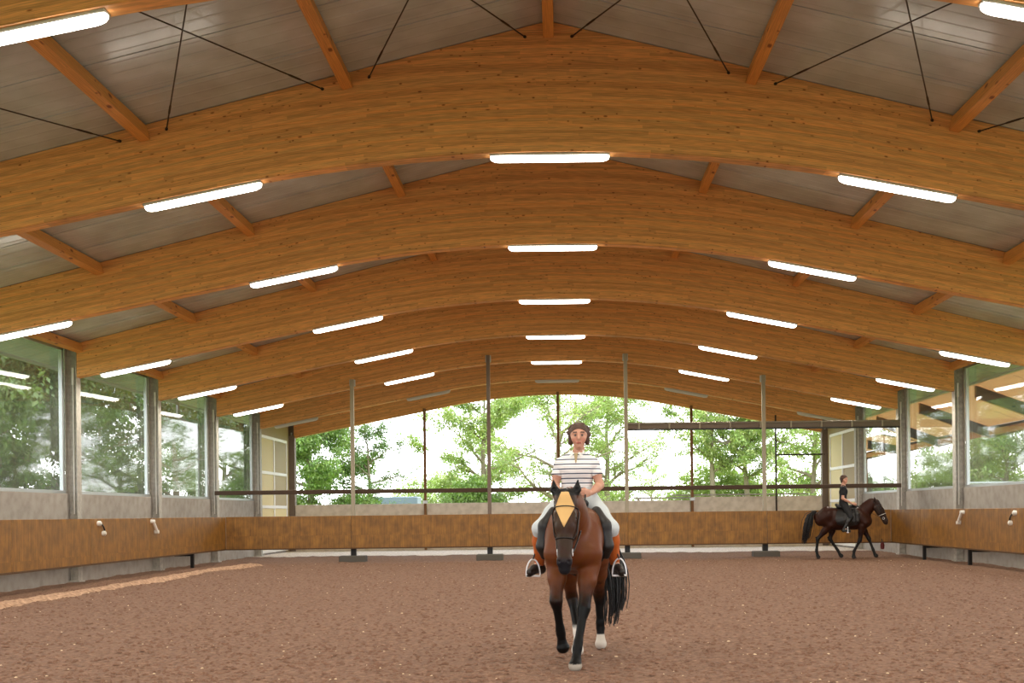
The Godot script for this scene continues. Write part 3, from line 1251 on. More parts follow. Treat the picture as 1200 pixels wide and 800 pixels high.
# ================================================================ things outside
func outside_fixtures() -> void:
	var t := thing("downpipe", "grey bent rainwater pipe outside the left windows", "pipe", Vector3(-11.25, 0, -37.3))
	var b := MB.new()
	var pts := [Vector3(-0.55, 4.95, 0.15), Vector3(-0.55, 4.62, 0.15), Vector3(-0.52, 4.5, 0.14), Vector3(-0.42, 4.42, 0.12), Vector3(-0.1, 4.26, 0.03), Vector3(-0.02, 4.18, 0.0), Vector3(0, 4.05, 0), Vector3(0, 0.1, 0)]
	b.tube(pts, [0.055, 0.055, 0.055, 0.055, 0.055, 0.055, 0.055, 0.055], 12)
	put("pipe", b.mesh(), M.zinc, t)
	for y in [3.2, 1.4]:
		b = MB.new()
		b.tube([Vector3(0, y - 0.03, 0), Vector3(0, y + 0.03, 0)], [0.064, 0.064], 12)
		b.box(Vector3(0.15, y, 0), Vector3(0.25, 0.03, 0.03))
		put("clip", b.mesh(), M.steel, t)
	# low trailer behind the gable wall
	t = thing("flatbed_trailer", "grey blue low trailer with a white tailboard beyond the far gable", "trailer", Vector3(-11.2, 0, -80))
	b = MB.new()
	b.box(Vector3(0.3, 2.05, 0), Vector3(3.0, 1.1, 2.2), 0.05)
	put("body", b.mesh(), mat(Color(0.42, 0.46, 0.50), 0.5), t)
	b = MB.new()
	b.box(Vector3(-1.55, 2.05, 0.9), Vector3(0.55, 1.1, 0.1), 0.02)
	put("tailboard", b.mesh(), M.white, t)
	for x in [-1.85, -1.25]:
		b = MB.new()
		b.box(Vector3(x, 1.6, 0.95), Vector3(0.09, 2.2, 0.1), 0.01)
		put("stanchion", b.mesh(), M.rod, t)
	for x in [-0.6, 1.2]:
		for z in [-0.9, 0.9]:
			b = MB.new()
			b.tube([Vector3(x, 0.45, z - 0.12), Vector3(x, 0.45, z + 0.12)], [0.5, 0.5], 20)
			put("wheel", b.mesh(), M.black, t)
	b = MB.new()
	b.box(Vector3(0, 1.1, 0), Vector3(3.6, 0.9, 1.6), 0.04)
	put("chassis", b.mesh(), M.rod, t)
	# added butterfly canopy imitating beam reflections in the right panes: rafters, pale sheets
	t = thing("reflection_canopy", "added timber canopy imitating the beam reflections in the right windows", "canopy", Vector3(14.2, 0, -40))
	for q in 6:
		var z := 11.3 - q * 5.32
		b = MB.new()
		var reach := 2.3 if q < 4 else 1.3
		var rise := 0.36 if q < 4 else 0.19
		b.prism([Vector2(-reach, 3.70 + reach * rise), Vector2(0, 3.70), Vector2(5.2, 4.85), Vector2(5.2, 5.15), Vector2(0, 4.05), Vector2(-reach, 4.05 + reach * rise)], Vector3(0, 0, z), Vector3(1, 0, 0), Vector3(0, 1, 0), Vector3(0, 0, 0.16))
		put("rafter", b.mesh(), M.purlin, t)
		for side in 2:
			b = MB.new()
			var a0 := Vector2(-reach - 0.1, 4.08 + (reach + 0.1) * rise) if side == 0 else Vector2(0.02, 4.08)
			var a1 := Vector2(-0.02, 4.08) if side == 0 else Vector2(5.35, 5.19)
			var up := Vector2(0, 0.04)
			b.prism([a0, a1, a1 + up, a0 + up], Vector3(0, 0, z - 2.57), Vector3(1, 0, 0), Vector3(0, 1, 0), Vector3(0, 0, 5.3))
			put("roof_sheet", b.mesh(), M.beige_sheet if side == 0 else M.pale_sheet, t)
	for z in [8.0, -2.3, -15.3]:
		b = MB.new()
		b.box(Vector3(0, 1.8, z), Vector3(0.16, 4.2, 0.16), 0.01)
		put("post", b.mesh(), M.brown_post, t)
	b = MB.new()
	b.box(Vector3(0, 3.88, -2.0), Vector3(0.12, 0.2, 31.0), 0.01)
	put("valley_beam", b.mesh(), M.purlin, t)
	# small shelter on the meadow
	t = thing("field_shelter", "small pale flat-roofed shelter on the meadow outside the right windows", "shelter", Vector3(19.3, 0, -54.5))
	b = MB.new()
	b.box(Vector3(0, 2.55, 0), Vector3(2.2, 0.1, 1.6), 0.02)
	put("flat_roof", b.mesh(), M.zinc, t)
	for x in [-0.95, 0.95]:
		for z in [-0.65, 0.65]:
			b = MB.new()
			b.box(Vector3(x, 1.2, z), Vector3(0.1, 2.6, 0.1), 0.008)
			put("post", b.mesh(), M.brown_post, t)
	b = MB.new()
	b.box(Vector3(0, 2.2, -0.65), Vector3(1.9, 0.35, 0.05), 0.008)
	put("back_panel", b.mesh(), M.white, t)

# ================================================================ trees
func leaf_cluster(sd: int, leaves: int, size: float) -> ArrayMesh:
	var r := RandomNumberGenerator.new()
	r.seed = sd
	var b := MB.new()
	for i in leaves:
		var p := Vector3(r.randfn(0, 0.16), r.randfn(0, 0.12), r.randfn(0, 0.16))
		var dir := Vector3(r.randf_range(-1, 1), r.randf_range(-0.8, 0.4), r.randf_range(-1, 1)).normalized()
		var side := dir.cross(Vector3(r.randf_range(-0.6, 0.6), 1, r.randf_range(-0.6, 0.6))).normalized()
		var up := side.cross(dir).normalized()
		var l := size * r.randf_range(0.7, 1.3)
		var tip := p + dir * l
		var a := p + dir * l * 0.45 + side * l * 0.28 + up * l * 0.08
		var c := p + dir * l * 0.45 - side * l * 0.28 + up * l * 0.08
		b.face([p, a, tip], [], p - up)
		b.face([p, tip, c], [], p - up)
	return b.mesh()

func tree(called: String, label: String, at: Vector3, height: float, spread: float, low: float, dens: int, tint: Color, sd: int, cluster: Mesh, big := 1.0, bare := 0.0) -> void:
	var r := RandomNumberGenerator.new()
	r.seed = sd
	var t := thing(called, label, "tree", at, "trees around the hall")
	var b := MB.new()
	var lean := Vector3(r.randf_range(-0.06, 0.06), 1, r.randf_range(-0.06, 0.06))
	var trunk := []
	var rad := []
	var base := 0.022 * height + 0.03
	for i in 8:
		var f := i / 7.0
		trunk.append(lean * (f * height * 0.92 - 0.15) + Vector3(r.randfn(0, 0.06), 0, r.randfn(0, 0.06)) * height * 0.1 * f)
		rad.append(base * (1.0 - 0.86 * f))
	b.tube(trunk, rad, 7, false)
	var spots := []
	var nb := 9 + int(height * 0.9)
	for i in nb:
		var f := lerpf(low / height, 0.97, pow(float(i + 0.5) / nb, 0.85))
		var fi := f * 7.0 / 0.92
		var k := mini(int(fi), 6)
		var p: Vector3 = trunk[k].lerp(trunk[k + 1], clampf(fi - k, 0, 1))
		var rel := (f - low / height) / (1.0 - low / height)
		var reach := spread * (0.35 + 0.95 * sin(PI * clampf(0.18 + rel * 0.78, 0, 1))) * r.randf_range(0.75, 1.15)
		var a := i * 2.4 + r.randf_range(-0.4, 0.4)
		var dir := Vector3(cos(a), r.randf_range(0.25, 0.75), sin(a)).normalized()
		var q := p
		var bp := [p]
		var br := [base * (1.0 - 0.86 * f) * 0.6 + 0.008]
		for s in 5:
			q += (dir + Vector3(r.randfn(0, 0.22), r.randfn(0.03, 0.15), r.randfn(0, 0.22))) * reach / 5.0
			bp.append(q)
			br.append(br[0] * (1.0 - 0.18 * (s + 1)))
		b.tube(bp, br, 5, false)
		for s in range(1, 6):
			for w in 2:
				var d2 := (dir + Vector3(r.randfn(0, 0.8), r.randfn(0.1, 0.5), r.randfn(0, 0.8))).normalized()
				var l2 := reach * r.randf_range(0.22, 0.45)
				var e: Vector3 = bp[s] + d2 * l2
				b.tube([bp[s], bp[s].lerp(e, 0.5) + Vector3(0, 0.03, 0), e], [br[s] * 0.5 + 0.004, br[s] * 0.35 + 0.003, 0.003], 4, false)
				if r.randf() < bare:
					continue
				for c in dens:
					var g := r.randf()
					spots.append(bp[s].lerp(e, 0.3 + g * 0.8) + Vector3(r.randfn(0, 0.16), r.randfn(0, 0.13), r.randfn(0, 0.16)) * spread * 0.45)
	put("trunk", b.mesh(), M.bark, t)
	var mm := MultiMesh.new()
	mm.transform_format = MultiMesh.TRANSFORM_3D
	mm.use_colors = true
	mm.mesh = cluster
	mm.instance_count = spots.size()
	for i in spots.size():
		var s := big * r.randf_range(0.65, 1.25)
		mm.set_instance_transform(i, Transform3D(Basis.from_euler(Vector3(r.randf_range(-0.6, 0.6), r.randf() * TAU, r.randf_range(-0.6, 0.6))).scaled(Vector3.ONE * s), spots[i]))
		var k := r.randf_range(0.7, 1.3)
		mm.set_instance_color(i, Color(tint.r * k * r.randf_range(0.88, 1.12), tint.g * k, tint.b * k))
	var o := MultiMeshInstance3D.new()
	o.name = "foliage"
	o.multimesh = mm
	o.material_override = M.leaf
	o.set_meta("kind", "stuff")
	t.add_child(o)

func bush(label: String, at: Vector3, size: Vector3, count: int, tint: Color, sd: int, cluster: Mesh, big := 1.0) -> void:
	var r := RandomNumberGenerator.new()
	r.seed = sd
	var t := thing("leafy_bush", label, "bush", at, "bushes around the hall")
	var b := MB.new()
	for i in 9:
		var e := Vector3(r.randf_range(-0.8, 0.8) * size.x, size.y * r.randf_range(0.6, 0.95), r.randf_range(-0.7, 0.7) * size.z)
		b.tube([Vector3(e.x * 0.2, -0.15, e.z * 0.2), e * Vector3(0.6, 0.55, 0.6), e], [0.04, 0.025, 0.008], 5, false)
	put("stem", b.mesh(), M.bark, t)
	var mm := MultiMesh.new()
	mm.transform_format = MultiMesh.TRANSFORM_3D
	mm.use_colors = true
	mm.mesh = cluster
	mm.instance_count = count
	var n := FastNoiseLite.new()
	n.seed = sd
	n.frequency = 0.5
	for i in count:
		var p := Vector3(r.randf_range(-1, 1), r.randf_range(0, 1), r.randf_range(-1, 1))
		while Vector3(p.x, p.y, p.z).length() > 1.0:
			p = Vector3(r.randf_range(-1, 1), r.randf_range(0, 1), r.randf_range(-1, 1))
		p = p.normalized() * pow(p.length(), 0.5) * (1.0 + 0.35 * n.get_noise_3dv(p.normalized() * 4.0))
		var s := big * r.randf_range(0.7, 1.3)
		mm.set_instance_transform(i, Transform3D(Basis.from_euler(Vector3(r.randf_range(-0.6, 0.6), r.randf() * TAU, r.randf_range(-0.6, 0.6))).scaled(Vector3.ONE * s), p * size))
		var k := r.randf_range(0.75, 1.25)
		mm.set_instance_color(i, Color(tint.r * k, tint.g * k, tint.b * k))
	var o := MultiMeshInstance3D.new()
	o.name = "foliage"
	o.multimesh = mm
	o.material_override = M.leaf
	o.set_meta("kind", "stuff")
	t.add_child(o)

func trees() -> void:
	var fine := leaf_cluster(3, 12, 0.13)
	var broad := leaf_cluster(4, 12, 0.17)
	var bright := Color(0.43, 0.49, 0.19)
	var mid := Color(0.17, 0.24, 0.08)
	var dark := Color(0.11, 0.155, 0.06)
	# left of the hall, seen through the windows
	tree("leafy_tree", "dense dark green tree filling the front left window", Vector3(-16.6, -0.15, -35.5), 9.5, 3.6, 0.8, 40, mid, 101, broad)
	tree("leafy_tree", "tall green tree at the left edge, outside the front left window", Vector3(-19.0, -0.15, -36.5), 10.5, 3.8, 0.8, 36, mid, 102, broad)
	tree("leafy_tree", "airy green tree with sky gaps in the second left window", Vector3(-17.6, -0.15, -44.5), 8.5, 2.9, 1.0, 22, dark, 103, broad, 1.0, 0.2)
	bush("low green bush at the foot of the second left window", Vector3(-18.5, -0.15, -47.5), Vector3(2.6, 3.6, 2.4), 2600, dark, 104, broad)
	tree("leafy_tree", "thin sparse tree in the left window with the bent pipe", Vector3(-16.7, -0.15, -52.5), 8.2, 1.9, 1.6, 13, dark, 105, fine, 1.0, 0.25)
	tree("leafy_tree", "grey green tree in the last left window", Vector3(-18.6, -0.15, -66.0), 8.5, 3.4, 0.8, 34, mid, 106, broad)
	# beyond the far gable
	tree("leafy_tree", "bushy bright green tree at the left end of the open gable", Vector3(-13.3, -0.15, -64.0), 8.2, 2.9, 0.8, 32, Color(0.24, 0.33, 0.10), 111, broad)
	tree("leafy_tree", "loose twig-edged tree beside the bushy one, left in the open gable", Vector3(-10.4, -0.15, -66.0), 6.6, 1.8, 1.0, 8, mid, 112, fine, 1.0, 0.3)
	bush("low pale hedge above the trailer beyond the far gable", Vector3(-9.0, -0.15, -92.0), Vector3(4.6, 4.6, 2.0), 2600, bright, 113, broad)
	tree("leafy_tree", "light green tree between the left and middle gable posts", Vector3(-4.4, -0.15, -68.0), 9.4, 2.7, 1.0, 17, bright, 114, broad, 1.0, 0.2)
	bush("round bush at the foot of the light green gable tree", Vector3(-4.6, -0.15, -64.0), Vector3(2.3, 3.3, 1.6), 1500, Color(0.26, 0.35, 0.11), 115, broad)
	tree("leafy_tree", "branching light tree behind the front rider", Vector3(-0.3, -0.15, -62.0), 9.6, 3.2, 1.4, 18, bright, 116, fine, 1.0, 0.2)
	tree("leafy_tree", "slim forked tree just right of the front rider", Vector3(2.6, -0.15, -66.0), 9.0, 2.3, 1.2, 17, bright, 117, fine, 1.0, 0.2)
	bush("pale bush low behind the front rider", Vector3(1.4, -0.15, -70.0), Vector3(3.6, 3.3, 1.8), 1500, bright, 118, broad)
	tree("leafy_tree", "faint small tree in the bright gap of the gable", Vector3(7.2, -0.15, -95.0), 5.2, 1.3, 1.6, 4, bright, 119, fine, 1.0, 0.3)
	tree("leafy_tree", "upright tree with bare trunk under the door track", Vector3(8.5, -0.15, -66.0), 8.8, 2.3, 3.6, 15, bright, 120, broad, 1.0, 0.2)
	tree("leafy_tree", "thin tree next to the fourth end post", Vector3(10.6, -0.15, -67.0), 8.4, 1.7, 3.2, 14, bright, 121, fine, 1.0, 0.2)
	bush("yellow green hedge low in the right half of the gable", Vector3(9.6, -0.15, -70.0), Vector3(3.6, 4.2, 1.8), 2600, bright, 122, broad)
	tree("leafy_tree", "bright leafy tree at the right end of the open gable", Vector3(13.6, -0.15, -65.0), 8.6, 2.9, 0.9, 14, bright, 123, broad)
	# right of the hall
	tree("leafy_tree", "broad green tree outside the front right window", Vector3(23.4, -0.15, -63.0), 7.4, 2.9, 0.9, 26, bright, 131, broad)
	tree("leafy_tree", "green tree at the right edge, outside the front right window", Vector3(24.0, -0.15, -55.0), 8.6, 3.3, 0.9, 20, mid, 132, broad)
	bush("long bright hedge on the meadow seen through the middle right window", Vector3(22.5, -0.15, -66.0), Vector3(4.5, 4.4, 2.5), 3600, bright, 133, broad)
	bush("pale bush at the end of the meadow, last right window", Vector3(20.5, -0.15, -80.0), Vector3(3.6, 4.0, 2.2), 2400, Color(0.2, 0.25, 0.12), 134, broad)

# ================================================================ horses
func mirror(p: Vector3) -> Vector3:
	return Vector3(-p.x, p.y, p.z)

# H: neck [points, radii], poll, face (direction down the face), front (direction the face looks),
# fore and hind: two chains each of four joints
func horse_body(f: Field, H: Dictionary) -> void:
	var fat: float = H.get("fat", 1.0)
	f.cap(Vector3(0, 1.125, 0.30), Vector3(0, 1.10, -0.28), 0.305, 0.29, 0.06, Vector3(0.90 * fat, 1, 1))
	f.cap(Vector3(0, 1.36, 0.40), Vector3(0, 1.31, -0.05), 0.105, 0.10, 0.08)
	f.cap(Vector3(0, 1.29, -0.1), Vector3(0, 1.31, -0.50), 0.13, 0.165, 0.08)
	f.cap(Vector3(0, 1.24, -0.48), Vector3(0, 1.18, -0.70), 0.24, 0.17, 0.08, Vector3(1.06, 1, 1))
	f.cap(Vector3(0, 1.13, 0.42), Vector3(0, 1.07, 0.56), 0.245, 0.19, 0.08, Vector3(0.95, 1, 1))
	f.chain(H.neck[0], H.neck[1], 0.08, Vector3(0.72, 1, 1))
	for s in [-1.0, 1.0]:
		f.cap(Vector3(s * 0.11, 1.30, 0.34), Vector3(s * 0.155, 1.02, 0.56), 0.125, 0.115, 0.06)
		f.cap(Vector3(s * 0.085, 1.02, 0.62), Vector3(s * 0.12, 0.93, 0.52), 0.10, 0.09, 0.04)
		f.cap(Vector3(s * 0.13, 1.22, -0.52), Vector3(s * 0.13, 1.08, -0.68), 0.20, 0.15, 0.05)
	for leg in H.fore:
		var e: Vector3 = leg[0]
		var kn: Vector3 = leg[1]
		var fe: Vector3 = leg[2]
		var ho: Vector3 = leg[3]
		f.chain([e, e.lerp(kn, 0.4), e.lerp(kn, 0.86), kn, kn.lerp(fe, 0.14), kn.lerp(fe, 0.85), fe], [0.108, 0.082, 0.052, 0.055, 0.041, 0.036, 0.043], 0.03)
		hoof(f, fe, ho)
	for leg in H.hind:
		var st: Vector3 = leg[0]
		var hk: Vector3 = leg[1]
		var fe: Vector3 = leg[2]
		var ho: Vector3 = leg[3]
		f.cap(Vector3(signf(st.x) * 0.14, 1.14, -0.58), st, 0.185, 0.125, 0.05)
		f.chain([st, st.lerp(hk, 0.45), st.lerp(hk, 0.88), hk, hk.lerp(fe, 0.16), hk.lerp(fe, 0.85), fe], [0.125, 0.09, 0.052, 0.056, 0.044, 0.038, 0.044], 0.03)
		f.cap(hk, hk + Vector3(0, 0.05, -0.055), 0.035, 0.022, 0.02)
		hoof(f, fe, ho)
	f.keep(Vector3(0, -1, 0), Vector3(0, 0.004, 0))

func hoof(f: Field, fe: Vector3, ho: Vector3) -> void:
	var co := fe.lerp(ho, 0.62)
	f.cap(fe, co, 0.038, 0.042, 0.02)
	f.cap(co, ho + Vector3(0, 0.02, 0.01), 0.046, 0.062, 0.012)

func head_point(H: Dictionary, x: float, u: float, v: float) -> Vector3:
	return H.poll + Vector3(x, 0, 0) + H.face * u + H.front * v

func horse_head(f: Field, H: Dictionary) -> void:
	var hp := func(x: float, u: float, v: float) -> Vector3: return head_point(H, x, u, v)
	f.cap(hp.call(0, 0, 0), hp.call(0, 0.24, 0.045), 0.088, 0.088, 0.03)
	f.cap(hp.call(0, 0.24, 0.05), hp.call(0, 0.54, 0.055), 0.078, 0.056, 0.03)
	f.cap(hp.call(0, 0.56, 0.045), hp.call(0, 0.615, 0.03), 0.064, 0.054, 0.03)
	f.cap(hp.call(0, 0.40, -0.01), hp.call(0, 0.59, 0.0), 0.052, 0.042, 0.03)
	for s in [-1.0, 1.0]:
		f.cap(hp.call(s * 0.04, 0.12, -0.06), hp.call(s * 0.038, 0.29, -0.045), 0.085, 0.072, 0.03)
		f.cap(hp.call(s * 0.07, 0.14, 0.055), hp.call(s * 0.072, 0.20, 0.06), 0.030, 0.028, 0.02)
		f.cap(hp.call(s * 0.036, 0.545, 0.075), hp.call(s * 0.04, 0.575, 0.07), 0.030, 0.026, 0.015)
		f.cap(hp.call(s * 0.066, -0.03, -0.02), hp.call(s * 0.100, -0.10, -0.005), 0.036, 0.037, 0.015)
		f.cap(hp.call(s * 0.100, -0.10, -0.005), hp.call(s * 0.108, -0.18, 0.01), 0.036, 0.006, 0.01)
	for s in [-1.0, 1.0]:
		f.carve(hp.call(s * 0.045, 0.565, 0.108), 0.016)
		f.carve(hp.call(s * 0.102, -0.09, 0.042), 0.026)
	var up: Vector3 = H.poll + H.face * -0.02
	f.cap(up, up - H.front * 0.12, 0.088, 0.10, 0.04)

func make_horse(called: String, label: String, at: Vector3, turn: float, H: Dictionary, cell: float, hcell: float, paint: Callable) -> Array:
	var t := thing(called, label, "horse", at)
	t.rotation.y = turn
	var body := Field.new(Vector3(-0.42, -0.06, -1.25), Vector3(0.42, 1.78, 1.35), cell)
	horse_body(body, H)
	var c: Vector3 = H.poll + H.face * 0.25
	var head := Field.new(c - Vector3(0.2, 0.52, 0.46), c + Vector3(0.2, 0.48, 0.42), hcell)
	horse_head(head, H)
	var b := MB.new()
	body.mesh_into(b, paint)
	head.mesh_into(b, paint)
	put("body", b.mesh(), M.coat, t)
	# eyes
	for s in [-1.0, 1.0]:
		var e := MB.new()
		var p := head_point(H, s * 0.098, 0.17, 0.05)
		e.tube([p - Vector3(s * 0.012, 0, 0), p - Vector3(s * 0.006, 0, 0), p, p + Vector3(s * 0.006, 0, 0)], [0.004, 0.018, 0.02, 0.010], 10)
		put("eye", e.mesh(), M.black, t)
	# mane along the crest, forelock between the ears
	var r := RandomNumberGenerator.new()
	r.seed = 12
	var mane := MB.new()
	var np: Array = H.neck[0]
	var nr: Array = H.neck[1]
	for i in 150:
		var g := r.randf() * (np.size() - 1)
		var k := mini(int(g), np.size() - 2)
		var p: Vector3 = np[k].lerp(np[k + 1], g - k)
		var rad := lerpf(nr[k], nr[k + 1], g - k)
		var d: Vector3 = (np[k + 1] - np[k]).normalized()
		var upn := (Vector3.UP - d * d.y).normalized()
		var s: float = H.get("mane_side", 1.0)
		var root := p + upn * (rad - 0.01)
		var l := r.randf_range(0.10, 0.19)
		mane.tube([root, root + Vector3(s * 0.03, 0.018, r.randfn(0, 0.01)), root + Vector3(s * (0.07 + r.randf() * 0.03), -l * 0.45, r.randfn(0, 0.02)), root + Vector3(s * (0.085 + r.randf() * 0.04), -l, r.randfn(0, 0.03))], [0.010, 0.012, 0.010, 0.003], 5)
	put("mane", mane.mesh(), M.horse_hair, t)
	# tail
	var tail := MB.new()
	var tp: Array = H.tail
	for i in 130:
		var off := Vector3(r.randfn(0, 1), r.randfn(0, 0.4), r.randfn(0, 1))
		var pts := []
		var rr := []
		var stop := r.randf_range(0.72, 1.0)
		for q in 10:
			var f := q / 9.0 * stop * (tp.size() - 1)
			var k := mini(int(f), tp.size() - 2)
			var fr: float = f / (tp.size() - 1)
			pts.append(tp[k].lerp(tp[k + 1], f - k) + off * (0.008 + 0.05 * sin(PI * minf(fr * 0.8 + 0.05, 1.0))) + Vector3(r.randfn(0, 0.004), 0, r.randfn(0, 0.004)))
			rr.append(0.011 * (1.0 - 0.7 * fr))
		tail.tube(pts, rr, 5)
	put("tail", tail.mesh(), M.horse_hair, t)
	return [t, body, head]

func ring_on(f: Field, c: Vector3, u: Vector3, v: Vector3, off: float, n := 28, a0 := 0.0, a1 := TAU) -> Array:
	var out := []
	for i in n + 1:
		var a := lerpf(a0, a1, float(i) / n)
		var dir := u * cos(a) + v * sin(a)
		var p := f.hit(c + dir * 0.22, -dir, 0.22)
		out.append(p + dir * off)
	return out

func strap(b: MB, pts: Array, r: float, flat := 0.45) -> void:
	var rr := []
	for p in pts:
		rr.append(r)
	b.tube(pts, rr, 7, true, Color.WHITE, flat)

func make_bridle(label: String, at: Vector3, turn: float, H: Dictionary, head: Field, hands: Array, light_noseband := false) -> void:
	var t := thing("bridle", label, "bridle", at)
	t.rotation.y = turn
	var X := Vector3.RIGHT
	var F: Vector3 = H.front
	var D: Vector3 = H.face
	var b := MB.new()
	strap(b, ring_on(head, head_point(H, 0, 0.36, 0.02), X, F, 0.004), 0.014)
	put("noseband", b.mesh(), M.white if light_noseband else M.leather, t)
	b = MB.new()
	strap(b, ring_on(head, head_point(H, 0, 0.075, 0.0), X, F, 0.006, 20, -0.25, PI + 0.25), 0.011)
	put("browband", b.mesh(), M.leather, t)
	b = MB.new()
	strap(b, ring_on(head, head_point(H, 0, -0.02, -0.06), X, (-D).normalized(), 0.006, 16, 0.0, PI), 0.012)
	put("headpiece", b.mesh(), M.leather, t)
	for s in [-1.0, 1.0]:
		var pts := []
		for q in 9:
			var u := lerpf(0.0, 0.47, q / 8.0)
			var v := lerpf(-0.03, 0.015, q / 8.0)
			var p := head.hit(head_point(H, s * 0.25, u, v), Vector3(-s, 0, 0), 0.25)
			pts.append(p + Vector3(s * 0.005, 0, 0))
		b = MB.new()
		strap(b, pts, 0.009)
		put("cheekpiece", b.mesh(), M.leather, t)
		var bit: Vector3 = pts[8] + Vector3(s * 0.008, 0, 0)
		b = MB.new()
		var ring := []
		for q in 17:
			var a := TAU * q / 16.0
			ring.append(bit + F * cos(a) * 0.03 + D * sin(a) * 0.03)
		strap(b, ring, 0.005, 1.0)
		put("bit_ring", b.mesh(), M.iron, t)
		b = MB.new()
		var hd: Vector3 = hands[0 if s < 0 else 1]
		var mid := bit.lerp(hd, 0.5) + Vector3(s * 0.05, -0.05, 0)
		var rp := []
		for q in 13:
			var g := q / 12.0
			rp.append(bit.lerp(mid, g).lerp(mid.lerp(hd, g), g))
		strap(b, rp, 0.008, 0.6)
		put("rein", b.mesh(), M.leather, t)

func side_patch(b: MB, f: Field, s: float, zc: float, yc: float, rz: float, ry: float, off: float, thick: float, n := 14) -> void:
	var inner := []
	var outer := []
	for j in n + 1:
		var ri := []
		var ro := []
		for i in n + 1:
			var a := i * 2.0 / n - 1.0
			var e := j * 2.0 / n - 1.0
			var z := zc + rz * a * sqrt(1.0 - e * e * 0.32)
			var y := yc + ry * e * sqrt(1.0 - a * a * 0.32)
			var p := f.hit(Vector3(s * 0.5, y, z), Vector3(-s, 0, 0), 0.5)
			var edge := maxf(absf(a), absf(e))
			ri.append(p + Vector3(s * off, 0, 0))
			ro.append(p + Vector3(s * (off + thick * (1.0 if edge < 0.95 else 0.5)), 0, 0))
		inner.append(ri)
		outer.append(ro)
	var idx := []
	for j in n + 1:
		var row := []
		for i in n + 1:
			var du: Vector3 = outer[j][mini(i + 1, n)] - outer[j][maxi(i - 1, 0)]
			var dv: Vector3 = outer[mini(j + 1, n)][i] - outer[maxi(j - 1, 0)][i]
			var nn := du.cross(dv).normalized()
			if nn.x * s < 0:
				nn = -nn
			row.append(b.add(outer[j][i], nn))
		idx.append(row)
	for j in n:
		for i in n:
			if s > 0:
				b.tri(idx[j][i], idx[j + 1][i + 1], idx[j][i + 1])
				b.tri(idx[j][i], idx[j + 1][i], idx[j + 1][i + 1])
			else:
				b.tri(idx[j][i], idx[j][i + 1], idx[j + 1][i + 1])
				b.tri(idx[j][i], idx[j + 1][i + 1], idx[j + 1][i])
	for q in n:
		for e in [[0, q, 0, q + 1], [n, q, n, q + 1], [q, 0, q + 1, 0], [q, n, q + 1, n]]:
			b.face([inner[e[0]][e[1]], inner[e[2]][e[3]], outer[e[2]][e[3]], outer[e[0]][e[1]]], [], Vector3(0, yc, zc))

func make_saddle(label: String, pad_label: String, at: Vector3, turn: float, body: Field, feet: Array, pad: Material) -> void:
	var p := thing("saddle_pad", pad_label, "saddle pad", at)
	p.rotation.y = turn
	for s in [-1.0, 1.0]:
		var b := MB.new()
		side_patch(b, body, s, 0.07, 1.17, 0.33, 0.25, 0.004, 0.016)
		put("pad_side", b.mesh(), pad, p)
	var f := Field.new(Vector3(-0.24, 1.25, -0.36), Vector3(0.24, 1.62, 0.50), 0.014)
	f.cap(Vector3(0, 1.37, 0.36), Vector3(0, 1.335, -0.2), 0.125, 0.125, 0.03)
	f.keep(Vector3(0, -1, 0), Vector3(0, 1.33, 0))
	var b2 := MB.new()
	f.mesh_into(b2, func(_p, _n): return Color.WHITE)
	put("pad_top", b2.mesh(), pad, p)
	var t := thing("saddle", label, "saddle", at)
	t.rotation.y = turn
	f = Field.new(Vector3(-0.26, 1.36, -0.34), Vector3(0.26, 1.66, 0.42), 0.014)
	f.chain([Vector3(0, 1.52, 0.26), Vector3(0, 1.475, 0.14), Vector3(0, 1.45, -0.02), Vector3(0, 1.475, -0.15), Vector3(0, 1.535, -0.23)], [0.05, 0.06, 0.075, 0.08, 0.05], 0.04, Vector3(1.7, 0.8, 1))
	b2 = MB.new()
	f.mesh_into(b2, func(_p, _n): return Color.WHITE)
	put("seat", b2.mesh(), M.leather, t)
	for s in [-1.0, 1.0]:
		var b := MB.new()
		side_patch(b, body, s, 0.15, 1.15, 0.20, 0.22, 0.022, 0.014)
		put("saddle_flap", b.mesh(), M.leather, t)
		b = MB.new()
		side_patch(b, body, s, 0.10, 0.93, 0.04, 0.14, 0.012, 0.01, 6)
		put("girth", b.mesh(), M.leather, t)
		var kr := Field.new(Vector3(-0.46, 0.95, 0.1), Vector3(0.46, 1.5, 0.5), 0.014)
		kr.chain([Vector3(s * 0.20, 1.40, 0.28), Vector3(s * 0.275, 1.27, 0.33), Vector3(s * 0.30, 1.08, 0.34), Vector3(s * 0.29, 0.99, 0.30)], [0.05, 0.062, 0.058, 0.035], 0.03)
		b = MB.new()
		kr.mesh_into(b, func(_p, _n): return Color.WHITE)
		put("knee_roll", b.mesh(), M.leather, t)
		# stirrup leather and iron
		var ft: Vector3 = feet[0 if s < 0 else 1]
		b = MB.new()
		strap(b, [Vector3(s * 0.22, 1.38, 0.12), Vector3(s * 0.31, 1.25, 0.13), ft + Vector3(0, 0.16, 0)], 0.014)
		put("stirrup_leather", b.mesh(), M.leather, t)
		b = MB.new()
		var ring := []
		for q in 13:
			var a := PI * q / 12.0
			ring.append(ft + Vector3(cos(a) * 0.066, 0.01 + sin(a) * 0.15, 0))
		strap(b, ring, 0.008, 1.0)
		b.box(ft + Vector3(0, 0.0, 0), Vector3(0.14, 0.018, 0.05), 0.005)
		put("stirrup_iron", b.mesh(), M.iron, t)

